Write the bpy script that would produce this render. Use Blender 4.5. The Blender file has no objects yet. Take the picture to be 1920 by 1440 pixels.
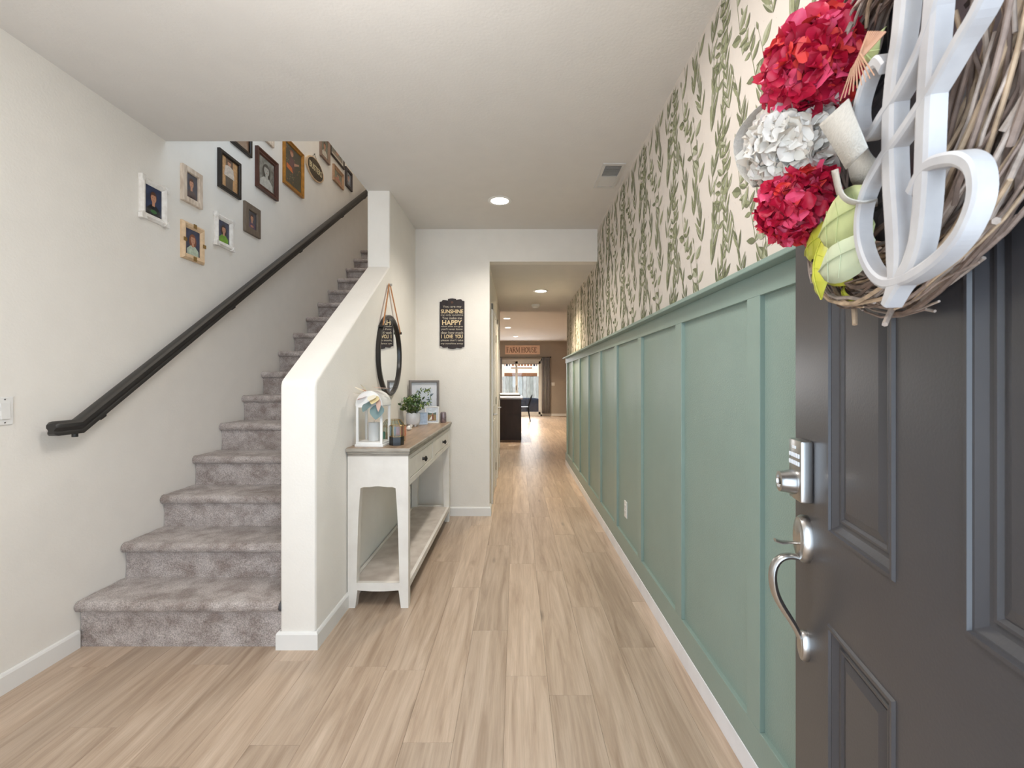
import bpy, bmesh, math, random
from mathutils import Vector, Matrix, Euler
R = random.Random(7)
PI = math.pi
sc = bpy.context.scene
COL = sc.collection
# ------------------------------------------------------------------ camera
cam = bpy.data.cameras.new('camera'); camo = bpy.data.objects.new('camera', cam); COL.objects.link(camo)
cam.sensor_width = 36; cam.lens = 16.0; cam.shift_x = -8/1920; cam.shift_y = -6/1920
cam.clip_start = 0.02; cam.clip_end = 200
camo.location = (0, 0, 1.29); camo.rotation_euler = (PI/2, 0, 0)
cam.dof.use_dof = True; cam.dof.focus_distance = 2.6; cam.dof.aperture_fstop = 11
sc.camera = camo
# ------------------------------------------------------------------ world, lights, exposure
w = bpy.data.worlds.new('sky'); sc.world = w; w.use_nodes = True
nt = w.node_tree; nt.nodes.clear()
bg = nt.nodes.new('ShaderNodeBackground'); ow = nt.nodes.new('ShaderNodeOutputWorld')
bg.inputs[0].default_value = (.68, .83, 1.0, 1); bg.inputs[1].default_value = 2.2
nt.links.new(bg.outputs[0], ow.inputs[0])
vs = sc.view_settings
sc.display_settings.display_device = 'sRGB'
vs.view_transform = 'Standard'; vs.look = 'None'; vs.gamma = 1; vs.use_curve_mapping = False
vs.exposure = 0.38
def area(name, loc, rot, sx, sy, power, col=(1, 1, 1), spread=PI):
    l = bpy.data.lights.new(name, 'AREA'); l.shape = 'RECTANGLE'; l.size = sx; l.size_y = sy
    l.energy = power; l.color = col; l.spread = spread
    o = bpy.data.objects.new(name, l); o.location = loc; o.rotation_euler = rot; COL.objects.link(o); return o
# daylight through the open front door and the patio door, plus added fill lights
area('doorway_daylight', (-.03, -.45, 1.25), (PI/2, 0, math.radians(28)), 1.2, 2.2, 18, (.74, .87, 1))
area('front_fill', (-1.45, .12, 1.45), (PI/2, 0, math.radians(45)), 1.1, 1.7, 8, (1, .98, .96))  # added fill behind the camera, turned towards the left wall
area('entry_fill', (-.2, 1.3, 2.70), (0, 0, 0), .6, .6, 16, (1, .98, .95))  # added overhead fill with no fixture, lifts the side walls
area('upward_fill', (-.5, .9, 1.95), (PI, 0, 0), .5, .5, 10, (1, .98, .96))  # added fill aimed up so the near ceiling spreads it
area('stairwell_fill', (-1.62, 4.6, 5.4), (0, 0, 0), .7, 2.2, 13, (1, .88, .74))  # added unseen light under the upstairs ceiling, brightens the stairwell
sun = bpy.data.lights.new('sun', 'SUN'); sun.energy = 3.2; sun.angle = .02; sun.color = (1, .97, .92)
suno = bpy.data.objects.new('sun', sun); suno.rotation_euler = Vector((.12, .5, -.8)).to_track_quat('-Z', 'Y').to_euler(); COL.objects.link(suno)
area('patio_door_daylight', (.0, 16.45, 1.2), (-PI/2, 0, 0), 1.6, 1.9, 34, (.97, .98, 1))
# ------------------------------------------------------------------ materials
def lin(c):
    return tuple(((x/255)/12.92 if x/255 <= .04045 else ((x/255+.055)/1.055)**2.4) for x in c)
MATS = {}
def mat(name, rgb, rough=.6, metal=0, var=.04, vscale=8, bump=0, bscale=60, emit=0, stretch=(1, 1, 1), rgb2=None, coat=0, spec=.5):
    if name in MATS: return MATS[name]
    m = bpy.data.materials.new(name); m.use_nodes = True; MATS[name] = m
    n = m.node_tree.nodes; L = m.node_tree.links; b = n['Principled BSDF']
    c = lin(rgb)
    b.inputs['Roughness'].default_value = rough; b.inputs['Metallic'].default_value = metal
    b.inputs['Coat Weight'].default_value = coat; b.inputs['Specular IOR Level'].default_value = spec
    tc = n.new('ShaderNodeTexCoord'); mp = n.new('ShaderNodeMapping'); mp.inputs['Scale'].default_value = stretch
    L.new(tc.outputs['Object'], mp.inputs[0])
    no = n.new('ShaderNodeTexNoise'); no.inputs['Scale'].default_value = vscale; no.inputs['Detail'].default_value = 4
    L.new(mp.outputs[0], no.inputs[0])
    rp = n.new('ShaderNodeValToRGB')
    if rgb2: a, z = lin(rgb2), c
    else: a, z = tuple(x*(1-var) for x in c), tuple(min(1, x*(1+var)) for x in c)
    rp.color_ramp.elements[0].position = .35; rp.color_ramp.elements[1].position = .65
    rp.color_ramp.elements[0].color = (*a, 1); rp.color_ramp.elements[1].color = (*z, 1)
    L.new(no.outputs[0], rp.inputs[0]); L.new(rp.outputs[0], b.inputs['Base Color'])
    if bump:
        n2 = n.new('ShaderNodeTexNoise'); n2.inputs['Scale'].default_value = bscale; n2.inputs['Detail'].default_value = 3
        L.new(mp.outputs[0], n2.inputs[0])
        bp = n.new('ShaderNodeBump'); bp.inputs['Strength'].default_value = bump; bp.inputs['Distance'].default_value = .004
        L.new(n2.outputs[0], bp.inputs['Height']); L.new(bp.outputs[0], b.inputs['Normal'])
    if emit:
        b.inputs['Emission Color'].default_value = (*c, 1); b.inputs['Emission Strength'].default_value = emit
    return m
def glass(name, tint=(1, 1, 1), refl=.08):
    if name in MATS: return MATS[name]
    m = bpy.data.materials.new(name); m.use_nodes = True; MATS[name] = m
    n = m.node_tree.nodes; L = m.node_tree.links; n.clear()
    t = n.new('ShaderNodeBsdfTransparent'); g = n.new('ShaderNodeBsdfGlossy'); fr = n.new('ShaderNodeMath'); fr.operation = 'MULTIPLY_ADD'; lw = n.new('ShaderNodeLayerWeight'); pw = n.new('ShaderNodeMath'); pw.operation = 'POWER'; mx = n.new('ShaderNodeMixShader'); o = n.new('ShaderNodeOutputMaterial')
    t.inputs[0].default_value = (*tint, 1); g.inputs['Roughness'].default_value = .02; L.new(lw.outputs['Facing'], pw.inputs[0]); pw.inputs[1].default_value = 4; L.new(pw.outputs[0], fr.inputs[0]); fr.inputs[1].default_value = .45; fr.inputs[2].default_value = .03
    L.new(fr.outputs[0], mx.inputs[0]); L.new(t.outputs[0], mx.inputs[1]); L.new(g.outputs[0], mx.inputs[2]); L.new(mx.outputs[0], o.inputs[0])
    return m
def wood_floor():
    m = bpy.data.materials.new('oak_planks'); m.use_nodes = True
    n = m.node_tree.nodes; L = m.node_tree.links; b = n['Principled BSDF']
    tc = n.new('ShaderNodeTexCoord'); oi = n.new('ShaderNodeObjectInfo')
    cmb = n.new('ShaderNodeVectorMath'); cmb.operation = 'SCALE'; cmb.inputs[0].default_value = (37, 91, 13)
    L.new(oi.outputs['Random'], cmb.inputs['Scale'])
    ad = n.new('ShaderNodeVectorMath'); ad.operation = 'ADD'; L.new(tc.outputs['Object'], ad.inputs[0]); L.new(cmb.outputs[0], ad.inputs[1])
    mp = n.new('ShaderNodeMapping'); mp.inputs['Scale'].default_value = (14, 1.0, 1); L.new(ad.outputs[0], mp.inputs[0])
    n1 = n.new('ShaderNodeTexNoise'); n1.inputs['Scale'].default_value = 1.6; n1.inputs['Detail'].default_value = 6; n1.inputs['Roughness'].default_value = .6; n1.inputs['Distortion'].default_value = .6
    L.new(mp.outputs[0], n1.inputs[0])
    mp2 = n.new('ShaderNodeMapping'); mp2.inputs['Scale'].default_value = (90, 3.0, 1); L.new(ad.outputs[0], mp2.inputs[0])
    n2 = n.new('ShaderNodeTexNoise'); n2.inputs['Scale'].default_value = 2; n2.inputs['Detail'].default_value = 4; L.new(mp2.outputs[0], n2.inputs[0])
    mp3 = n.new('ShaderNodeMapping'); mp3.inputs['Scale'].default_value = (9, 2.2, 1); L.new(ad.outputs[0], mp3.inputs[0])
    vo = n.new('ShaderNodeTexVoronoi'); vo.inputs['Scale'].default_value = .55; L.new(mp3.outputs[0], vo.inputs[0])
    kr = n.new('ShaderNodeValToRGB'); kr.color_ramp.elements[0].position = .02; kr.color_ramp.elements[0].color = (.55, .55, .55, 1); kr.color_ramp.elements[1].position = .09; kr.color_ramp.elements[1].color = (1, 1, 1, 1)
    L.new(vo.outputs['Distance'], kr.inputs[0])
    r1 = n.new('ShaderNodeValToRGB'); e = r1.color_ramp.elements
    e[0].position = .28; e[0].color = (*lin((161, 137, 116)), 1); e[1].position = .72; e[1].color = (*lin((207, 186, 166)), 1)
    e.new(.5).color = (*lin((187, 165, 144)), 1)
    L.new(n1.outputs[0], r1.inputs[0])
    r2 = n.new('ShaderNodeValToRGB'); r2.color_ramp.elements[0].position = .3; r2.color_ramp.elements[0].color = (.89, .89, .89, 1); r2.color_ramp.elements[1].position = .6; r2.color_ramp.elements[1].color = (1, 1, 1, 1)
    L.new(n2.outputs[0], r2.inputs[0])
    mx = n.new('ShaderNodeMixRGB'); mx.blend_type = 'MULTIPLY'; mx.inputs[0].default_value = 1; L.new(r1.outputs[0], mx.inputs[1]); L.new(r2.outputs[0], mx.inputs[2])
    mk = n.new('ShaderNodeMixRGB'); mk.blend_type = 'MULTIPLY'; mk.inputs[0].default_value = 1; L.new(mx.outputs[0], mk.inputs[1]); L.new(kr.outputs[0], mk.inputs[2])
    rr = n.new('ShaderNodeMapRange'); rr.inputs['To Min'].default_value = .86; rr.inputs['To Max'].default_value = 1.1; L.new(oi.outputs['Random'], rr.inputs[0])
    hs = n.new('ShaderNodeHueSaturation'); L.new(mk.outputs[0], hs.inputs['Color']); L.new(rr.outputs[0], hs.inputs['Value'])
    L.new(hs.outputs[0], b.inputs['Base Color'])
    b.inputs['Roughness'].default_value = .36
    bp = n.new('ShaderNodeBump'); bp.inputs['Strength'].default_value = .12; bp.inputs['Distance'].default_value = .002
    L.new(n2.outputs[0], bp.inputs['Height']); L.new(bp.outputs[0], b.inputs['Normal'])
    return m
def carpet():
    m = bpy.data.materials.new('carpet_pile'); m.use_nodes = True
    n = m.node_tree.nodes; L = m.node_tree.links; b = n['Principled BSDF']
    g = n.new('ShaderNodeNewGeometry')
    n1 = n.new('ShaderNodeTexNoise'); n1.inputs['Scale'].default_value = 190; n1.inputs['Detail'].default_value = 3; L.new(g.outputs['Position'], n1.inputs[0])
    mp = n.new('ShaderNodeMapping'); mp.inputs['Scale'].default_value = (1, 1, 1.2); L.new(g.outputs['Position'], mp.inputs[0])
    n2 = n.new('ShaderNodeTexNoise'); n2.inputs['Scale'].default_value = 9; n2.inputs['Detail'].default_value = 6; n2.inputs['Roughness'].default_value = .65; L.new(mp.outputs[0], n2.inputs[0])
    r1 = n.new('ShaderNodeValToRGB'); r1.color_ramp.elements[0].position = .36; r1.color_ramp.elements[0].color = (*lin((158, 144, 136)), 1)
    r1.color_ramp.elements[1].position = .62; r1.color_ramp.elements[1].color = (*lin((204, 194, 188)), 1); L.new(n2.outputs[0], r1.inputs[0])
    r2 = n.new('ShaderNodeValToRGB'); r2.color_ramp.elements[0].position = .35; r2.color_ramp.elements[0].color = (.6, .6, .6, 1)
    r2.color_ramp.elements[1].position = .65; r2.color_ramp.elements[1].color = (1.12, 1.12, 1.14, 1); L.new(n1.outputs[0], r2.inputs[0])
    mx = n.new('ShaderNodeMixRGB'); mx.blend_type = 'MULTIPLY'; mx.inputs[0].default_value = 1; L.new(r1.outputs[0], mx.inputs[1]); L.new(r2.outputs[0], mx.inputs[2])
    L.new(mx.outputs[0], b.inputs['Base Color']); b.inputs['Roughness'].default_value = .95; b.inputs['Specular IOR Level'].default_value = .1
    b.inputs['Sheen Weight'].default_value = .25
    bp = n.new('ShaderNodeBump'); bp.inputs['Strength'].default_value = .9; bp.inputs['Distance'].default_value = .006
    L.new(n1.outputs[0], bp.inputs['Height']); L.new(bp.outputs[0], b.inputs['Normal'])
    return m
PAINT = mat('wall_paint', (234, 229, 221), .75, bump=.22, bscale=95, var=.012)
CEIL = mat('ceiling_paint', (216, 211, 205), .85, bump=.2, bscale=80, var=.012)
TAUPE = mat('taupe_paint', (172, 162, 150), .75, bump=.15, bscale=80, var=.02)
TRIM = mat('white_trim', (232, 230, 226), .4, var=.01)
GREEN = mat('sage_green_paint', (138, 157, 148), .33, bump=.1, bscale=120, var=.02)
GREENP = mat('sage_green_board', (138, 157, 148), .38, bump=.35, bscale=230, var=.02)
PAPER = mat('wallpaper_ground', (212, 202, 192), .8, var=.01)
OAK = wood_floor(); CARPET = carpet()
BLACK = mat('black_paint', (38, 36, 33), .35, var=.1)
DOORM = mat('charcoal_door_paint', (66, 65, 68), .3, var=.05, vscale=5, bump=.05, bscale=200)
NICKEL = mat('brushed_nickel', (190, 188, 186), .28, 1, var=.05, vscale=60, stretch=(1, 1, .1))
CHROME = mat('satin_steel', (150, 150, 152), .3, 1, var=.03)
# ------------------------------------------------------------------ mesh helpers
class MB:
    def __init__(s): s.v = []; s.f = []; s.m = []; s.mats = []
    def mi(s, m):
        if m not in s.mats: s.mats.append(m)
        return s.mats.index(m)
    def add(s, vs, fs, m):
        k = len(s.v); s.v += [tuple(p) for p in vs]; i = s.mi(m)
        for f in fs: s.f.append(tuple(k+a for a in f)); s.m.append(i)
        return s
    def box(s, a, b, m, bev=0):
        x0, x1 = sorted((a[0], b[0])); y0, y1 = sorted((a[1], b[1])); z0, z1 = sorted((a[2], b[2]))
        if bev <= 0:
            v = [(x, y, z) for x in (x0, x1) for y in (y0, y1) for z in (z0, z1)]
            return s.add(v, [(0, 1, 3, 2), (4, 6, 7, 5), (0, 4, 5, 1), (2, 3, 7, 6), (0, 2, 6, 4), (1, 5, 7, 3)], m)
        bm = bmesh.new(); bmesh.ops.create_cube(bm, size=1)
        for p in bm.verts: p.co = Vector(((x0+x1)/2+p.co.x*(x1-x0), (y0+y1)/2+p.co.y*(y1-y0), (z0+z1)/2+p.co.z*(z1-z0)))
        bmesh.ops.bevel(bm, geom=list(bm.edges), offset=min(bev, (x1-x0)/2.1, (y1-y0)/2.1, (z1-z0)/2.1), segments=2, affect='EDGES', profile=.5)
        bm.verts.index_update()
        s.add([p.co[:] for p in bm.verts], [[q.index for q in f.verts] for f in bm.faces], m); bm.free(); return s
    def prism(s, pts, a0, a1, m, axis=1):
        """closed polygon pts in the two other axes, extruded along axis"""
        def P(p, a): l = list(p); l.insert(axis, a); return tuple(l)
        n = len(pts); v = [P(p, a0) for p in pts]+[P(p, a1) for p in pts]
        return s.add(v, [tuple(range(n-1, -1, -1)), tuple(range(n, 2*n))]+[(i, (i+1) % n, n+(i+1) % n, n+i) for i in range(n)], m)
    def tube(s, pts, r, m, n=8, cap=True, flat=1, up=None):
        pts = [Vector(p) for p in pts]; N = len(pts); rs = r if isinstance(r, (list, tuple)) else [r]*N
        k = len(s.v); u = None
        for i, p in enumerate(pts):
            t = (pts[min(i+1, N-1)]-pts[max(i-1, 0)]).normalized()
            if u is None:
                ref = Vector(up) if up else (Vector((0, 0, 1)) if abs(t.z) < .9 else Vector((1, 0, 0)))
                u = (ref-t*ref.dot(t)).normalized()
            else: u = (u-t*u.dot(t)).normalized()
            v2 = t.cross(u)
            for j in range(n):
                a = 2*PI*j/n+(PI/n if n == 4 else 0)
                s.v.append(tuple(p+(u*math.cos(a)+v2*math.sin(a)*flat)*rs[i]))
        mi = s.mi(m)
        for i in range(N-1):
            for j in range(n):
                s.f.append((k+i*n+j, k+i*n+(j+1) % n, k+(i+1)*n+(j+1) % n, k+(i+1)*n+j)); s.m.append(mi)
        if cap:
            s.f.append(tuple(k+j for j in range(n-1, -1, -1))); s.m.append(mi)
            s.f.append(tuple(k+(N-1)*n+j for j in range(n))); s.m.append(mi)
        return s
    def lathe(s, prof, m, c=(0, 0, 0), n=24, rot=None):
        k = len(s.v); mi = s.mi(m); M = rot or Matrix.Identity(3)
        for r, z in prof:
            for j in range(n):
                a = 2*PI*j/n; s.v.append(tuple(Vector(c)+M @ Vector((r*math.cos(a), r*math.sin(a), z))))
        for i in range(len(prof)-1):
            for j in range(n):
                s.f.append((k+i*n+j, k+i*n+(j+1) % n, k+(i+1)*n+(j+1) % n, k+(i+1)*n+j)); s.m.append(mi)
        if prof[0][0] > 1e-5: s.f.append(tuple(k+j for j in range(n-1, -1, -1))); s.m.append(mi)
        if prof[-1][0] > 1e-5: s.f.append(tuple(k+(len(prof)-1)*n+j for j in range(n))); s.m.append(mi)
        return s
    def mesh(s, name, smooth=False):
        me = bpy.data.meshes.new(name); me.from_pydata(s.v, [], s.f)
        for m in s.mats: me.materials.append(m)
        me.polygons.foreach_set('material_index', s.m)
        bm = bmesh.new(); bm.from_mesh(me); bmesh.ops.recalc_face_normals(bm, faces=bm.faces); bm.to_mesh(me); bm.free()
        if smooth:
            for p in me.polygons: p.use_smooth = True
            try: me.set_sharp_from_angle(angle=math.radians(40))
            except Exception: pass
        me.update(); return me
    def build(s, name, parent=None, smooth=False, **kw):
        return link(name, s.mesh(name, smooth), parent, **kw)
def link(name, me, parent=None, loc=(0, 0, 0), rot=(0, 0, 0), scale=(1, 1, 1), kind=None, label=None):
    o = bpy.data.objects.new(name, me); COL.objects.link(o); o.parent = parent
    o.location = loc; o.rotation_euler = rot; o.scale = scale
    if kind: o['kind'] = kind
    if label: o['label'] = label
    return o
def thing(name, label, cat, loc=(0, 0, 0), rz=0, group=None, kind=None):
    o = bpy.data.objects.new(name, None); COL.objects.link(o); o.empty_display_size = .1
    o.location = loc; o.rotation_euler = (0, 0, rz)
    if label: o['label'] = label
    if cat: o['category'] = cat
    if group: o['group'] = group
    if kind: o['kind'] = kind
    return o
def tag(o, label, cat, group=None):
    o['label'] = label; o['category'] = cat
    if group: o['group'] = group
    return o
def text_mesh(body, width, height, m, depth=.0008, bold=0.0):
    """lettering in the local u-v plane (X right, Z up, front towards -Y), centred, scaled to width x height"""
    cu = bpy.data.curves.new('t', 'FONT'); cu.body = body; cu.size = 1; cu.extrude = .02; cu.offset = bold; cu.align_x = 'CENTER'; cu.resolution_u = 3
    t = bpy.data.objects.new('t', cu); COL.objects.link(t)
    dg = bpy.context.evaluated_depsgraph_get(); me = bpy.data.meshes.new_from_object(t.evaluated_get(dg))
    bpy.data.objects.remove(t); bpy.data.curves.remove(cu)
    xs = [v.co.x for v in me.vertices]; ys = [v.co.y for v in me.vertices]
    x0, x1, y0, y1 = min(xs), max(xs), min(ys), max(ys); sx = width/(x1-x0); sy = height/(y1-y0)
    for v in me.vertices:
        x, y, z = v.co; v.co = ((x-(x0+x1)/2)*sx, -z/.02*depth, (y-(y0+y1)/2)*sy)
    me.materials.clear(); me.materials.append(m); return me
def rect_rings(mb, x0, x1, z0, z1, prof, m, y=0):
    """nested rectangles: prof = [(inset, outward depth)], outward = -Y; last ring closed"""
    k = len(mb.v); mi = mb.mi(m)
    for ins, d in prof:
        for (x, z) in ((x0+ins, z0+ins), (x1-ins, z0+ins), (x1-ins, z1-ins), (x0+ins, z1-ins)): mb.v.append((x, y-d, z))
    for i in range(len(prof)-1):
        for j in range(4): mb.f.append((k+i*4+j, k+i*4+(j+1) % 4, k+i*4+4+(j+1) % 4, k+i*4+4+j)); mb.m.append(mi)
    e = k+4*(len(prof)-1); mb.f.append((e, e+1, e+2, e+3)); mb.m.append(mi)
XL, XR, YE, H, HH = -2.12, .777, 4.352, 2.74, 2.43
# ================================================================== SETTING
def structure(name, mb, parent=None, smooth=False):
    o = mb.build(name, parent, smooth)
    if parent is None: o['kind'] = 'structure'
    return o
# floor: sub-floor with every visible plank laid on it
fl = structure('floor', MB().box((-4.2, -.9, -.12), (5.2, 16.8, -.008), mat('subfloor', (176, 148, 120), .5)))
pw, pl = .18, 1.22
pm = MB().box((-pw/2+.0003, -pl/2+.0003, -.008), (pw/2-.0003, pl/2-.0003, 0), OAK, bev=.0005).mesh('plank')
cnt = 0
offs = [R.random()*pl for _ in range(60)]
for i in range(-14, 14):
    x = i*pw+.045
    y = -.3-offs[i+14]
    while y < 17:
        yc = y+pl/2
        vis = (x > XL-.1 and x < XR+.1 and yc < 4.7 and yc > .2 and abs(x) < (y+pl)*1.25) or (yc >= 4.7 and -.085*yc-.15 < x < .125*yc+.15 and yc < 17)
        if yc < 4.7 and x < -1.2 and y > 2.3: vis = False
        if vis and cnt < 298 and not (abs(x) < 0 ):
            link('plank', pm, fl, loc=(x, yc, 0)); cnt += 1
        y += pl
# walls
structure('wall_left', MB().box((XL-.1, -.1, 0), (XL, 8, 5.5), PAINT))
structure('wall_front', MB().box((XL, -.1, 0), (-1.95, .05, 2.74), PAINT).box((-.9, -.1, 0), (-.51, .05, 2.74), PAINT).box((-1.95, -.1, 0), (-.9, .05, .55), PAINT)
          .box((-1.95, -.1, 2.3), (-.9, .05, 2.74), PAINT).box((.45, -.1, 0), (XR, .05, 2.74), PAINT).box((-.51, -.1, 2.06), (.45, .05, 2.74), PAINT))
wr = structure('wall_right', MB().box((XR, -.1, 0), (XR+.12, 7.0, 2.9), PAPER))
# stair-side wall: half wall with sloping cap, full height beyond
def wallprof():
    pts = [(2.192, 0)]
    c = Vector((2.192, 1.287)); a = Vector((0, 1)); b = Vector((1.282, .873)).normalized(); r = .03
    for i in range(5):
        t = i/4; p = (c-a*r)*(1-t)**2+c*2*t*(1-t)+(c+b*r)*t*t; pts.append((p.x, p.y))
    pts += [(3.474, 2.16), (3.474, 2.9), (3.474, 5.5), (8, 5.5), (8, 0)]
    return pts
ws = MB(); P0 = wallprof()
bm = bmesh.new()
va = [bm.verts.new((-1.138, y, z)) for y, z in P0]; vb = [bm.verts.new((-.965, y, z)) for y, z in P0]
n = len(P0); bm.faces.new(va); bm.faces.new(vb[::-1]); cap = []
for i in range(n): bm.faces.new((va[i], va[(i+1) % n], vb[(i+1) % n], vb[i]))
bmesh.ops.recalc_face_normals(bm, faces=bm.faces)
ed = [e for e in bm.edges if abs(e.verts[0].co.x-e.verts[1].co.x) < 1e-5 and min(v.co.y for v in e.verts) < 3.5 and max(v.co.y for v in e.verts) < 3.6 and max(v.co.z for v in e.verts) < 3]
bmesh.ops.bevel(bm, geom=ed, offset=.014, segments=3, affect='EDGES', profile=.5)
me = bpy.data.meshes.new('wall_stair'); bm.to_mesh(me); bm.free(); me.materials.append(PAINT)
for p in me.polygons: p.use_smooth = True
me.set_sharp_from_angle(angle=math.radians(30))
o = link('wall_stair', me); o['kind'] = 'structure'
structure('wall_end', MB().box((-.965, YE, 0), (-.255, YE+.115, 2.9), PAINT).box((-.255, YE, HH), (XR, YE+.115, 2.9), PAINT))
structure('wall_hall', MB().box((-.375, YE+.115, 0), (-.26, 7.25, 2.9), PAINT))
structure('wall_upstairs', MB().box((XL, 2.65, 3.04), (-1.138, 2.75, 5.5), PAINT).box((XL, 7.4, 0), (-1.138, 7.5, 5.5), PAINT))
structure('wall_back', MB().box((-4.2, 16.7, 0), (-.92, 16.8, 2.9), TAUPE).box((.95, 16.7, 0), (5.2, 16.8, 2.9), TAUPE).box((-.92, 16.7, 2.08), (.95, 16.8, 2.9), TAUPE))
structure('wall_kitchen', MB().box((-4.3, 8.1, 0), (-4.2, 16.8, 2.9), TAUPE).box((-4.2, 8.1, 0), (XL-.1, 8.2, 2.9), TAUPE).box((-.965, 7.15, 0), (-.375, 7.25, 2.9), TAUPE))
structure('wall_dining', MB().box((5.2, 7.0, 0), (5.3, 16.8, 2.9), TAUPE).box((XR+.12, 6.9, 0), (5.2, 7.0, 2.9), TAUPE))
# ceilings
structure('ceiling', MB().box((XL, -.1, H), (XR, 2.755, H+.3), CEIL).box((-1.138, 2.755, H), (XR, YE+.1, H+.3), CEIL))
structure('ceiling_hall', MB().box((-.375, YE+.1149, HH), (XR+.12, 7.5, H+.3), CEIL))
structure('ceiling_room', MB().box((-.965, 7.51, H), (5.3, 16.9, H+.3), CEIL).box((XR+.12, 7.0, H), (5.3, 7.5, H+.3), CEIL))
structure('ceiling_kitchen', MB().box((-4.3, 8.1, H), (-.9651, 16.9, H+.3), CEIL))
structure('floor_upstairs', MB().box((XL, 6.5, 2.8), (-1.138, 7.4, 3.07), CARPET))
structure('ceiling_upstairs', MB().box((XL-.1, 1.85, 5.5), (-.965, 8.1, 5.6), CEIL))
# baseboards
def bprof(h, t): return [(0, 0), (t, 0), (t, h-.012), (t-.004, h-.004), (t-.008, h), (0, h)]
structure('baseboard_left', MB().prism([(XL+a, b) for a, b in bprof(.085, .014)], .05, 2.2, TRIM))
def skirt(name, path, h=.085, t=.014):
    """mitred skirting along a path of (x, y); the room lies to the right of the direction of travel"""
    mb = MB(); N = len(path); V2 = [Vector(p) for p in path]
    for i, p in enumerate(V2):
        ns = []
        if i > 0: d = (p-V2[i-1]).normalized(); ns.append(Vector((d.y, -d.x)))
        if i < N-1: d = (V2[i+1]-p).normalized(); ns.append(Vector((d.y, -d.x)))
        q = sum(ns, Vector((0, 0))); q = q/q.length; q = q/max(.3, q.dot(ns[0]))
        for o_, z in bprof(h, t): mb.v.append((p.x+q.x*o_, p.y+q.y*o_, z))
    k = 6; mi = mb.mi(TRIM)
    for i in range(N-1):
        for j in range(k): mb.f.append((i*k+j, i*k+(j+1) % k, (i+1)*k+(j+1) % k, (i+1)*k+j)); mb.m.append(mi)
    mb.f.append(tuple(range(k))); mb.m.append(mi); mb.f.append(tuple(range((N-1)*k, N*k))); mb.m.append(mi)
    structure(name, mb)
skirt('baseboard_stair', [(-.965, YE-.0145), (-.965, 2.192), (-1.138, 2.192), (-1.138, 2.206)][::-1] and [(-1.138, 2.206), (-1.138, 2.192), (-.965, 2.192), (-.965, YE-.0145)])
skirt('baseboard_end', [(-.965, YE), (-.255, YE), (-.255, YE+.12)])
structure('baseboard_right', MB().box((.755, .05, 0), (XR, 7.0, .08), mat('white_base_right', (236, 236, 240), .35), bev=.002))
structure('baseboard_back', MB().box((.95, 16.684, 0), (5.2, 16.7, .085), TRIM))
# wainscot on the right wall, built board by board
bl = .08; ys = [.782+.673*k for k in range(10)]
for k, y in enumerate(ys):
    MB().box((.757, y-bl/2, .195), (XR-.002, y+bl/2, 1.5561), GREEN, bev=.0015).build('batten', wr)
for a, b in zip([.05]+[y+bl/2 for y in ys], [y-bl/2 for y in ys]+[7.0]):
    if b-a > .02: MB().box((.773, a, .19), (XR-.0001, b, 1.56), GREENP).build('panel_board', wr)
MB().box((.757, .05, .0801), (XR-.001, 7.0, .195), GREEN, bev=.0015).build('bottom_rail', wr)
MB().box((.757, .05, 1.556), (XR-.001, 7.0, 1.627), GREEN, bev=.0015).build('top_rail', wr)
MB().box((.713, .05, 1.627), (XR, 7.02, 1.644), GREEN, bev=.003).build('cap_ledge', wr)
# leaf print on the wallpaper: flat shapes
LG = [mat('leaf_print_dark', (110, 112, 84), .8, var=.12, vscale=60), mat('leaf_print_mid', (140, 142, 110), .8, var=.12, vscale=60), mat('leaf_print_pale', (168, 168, 144), .8, var=.1, vscale=60)]
lp = MB(); XW = XR-.0012; LI = [0]
def wp_leaf(y, z, ang, ln, wd, m1, m2):
    d = (math.sin(ang), math.cos(ang)); q = (d[1], -d[0])
    pr = [(0, 0), (.12, .55), (.3, .95), (.5, 1), (.72, .7), (.9, .28), (1, 0)]
    A = [(y+d[0]*ln*t+q[0]*wd*a/2, z+d[1]*ln*t+q[1]*wd*a/2) for t, a in pr]
    B = [(y+d[0]*ln*t-q[0]*wd*a/2, z+d[1]*ln*t-q[1]*wd*a/2) for t, a in pr]
    M = [(y+d[0]*ln*t, z+d[1]*ln*t) for t, a in pr]
    LI[0] = (LI[0]+1) % 60; xw = XW-LI[0]*.00001
    for S, mm in ((A, m1), (B, m2)):
        lp.add([(xw, a, b) for a, b in S+M[::-1][1:-1]], [tuple(range(len(S)+len(M)-2))], mm)
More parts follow.
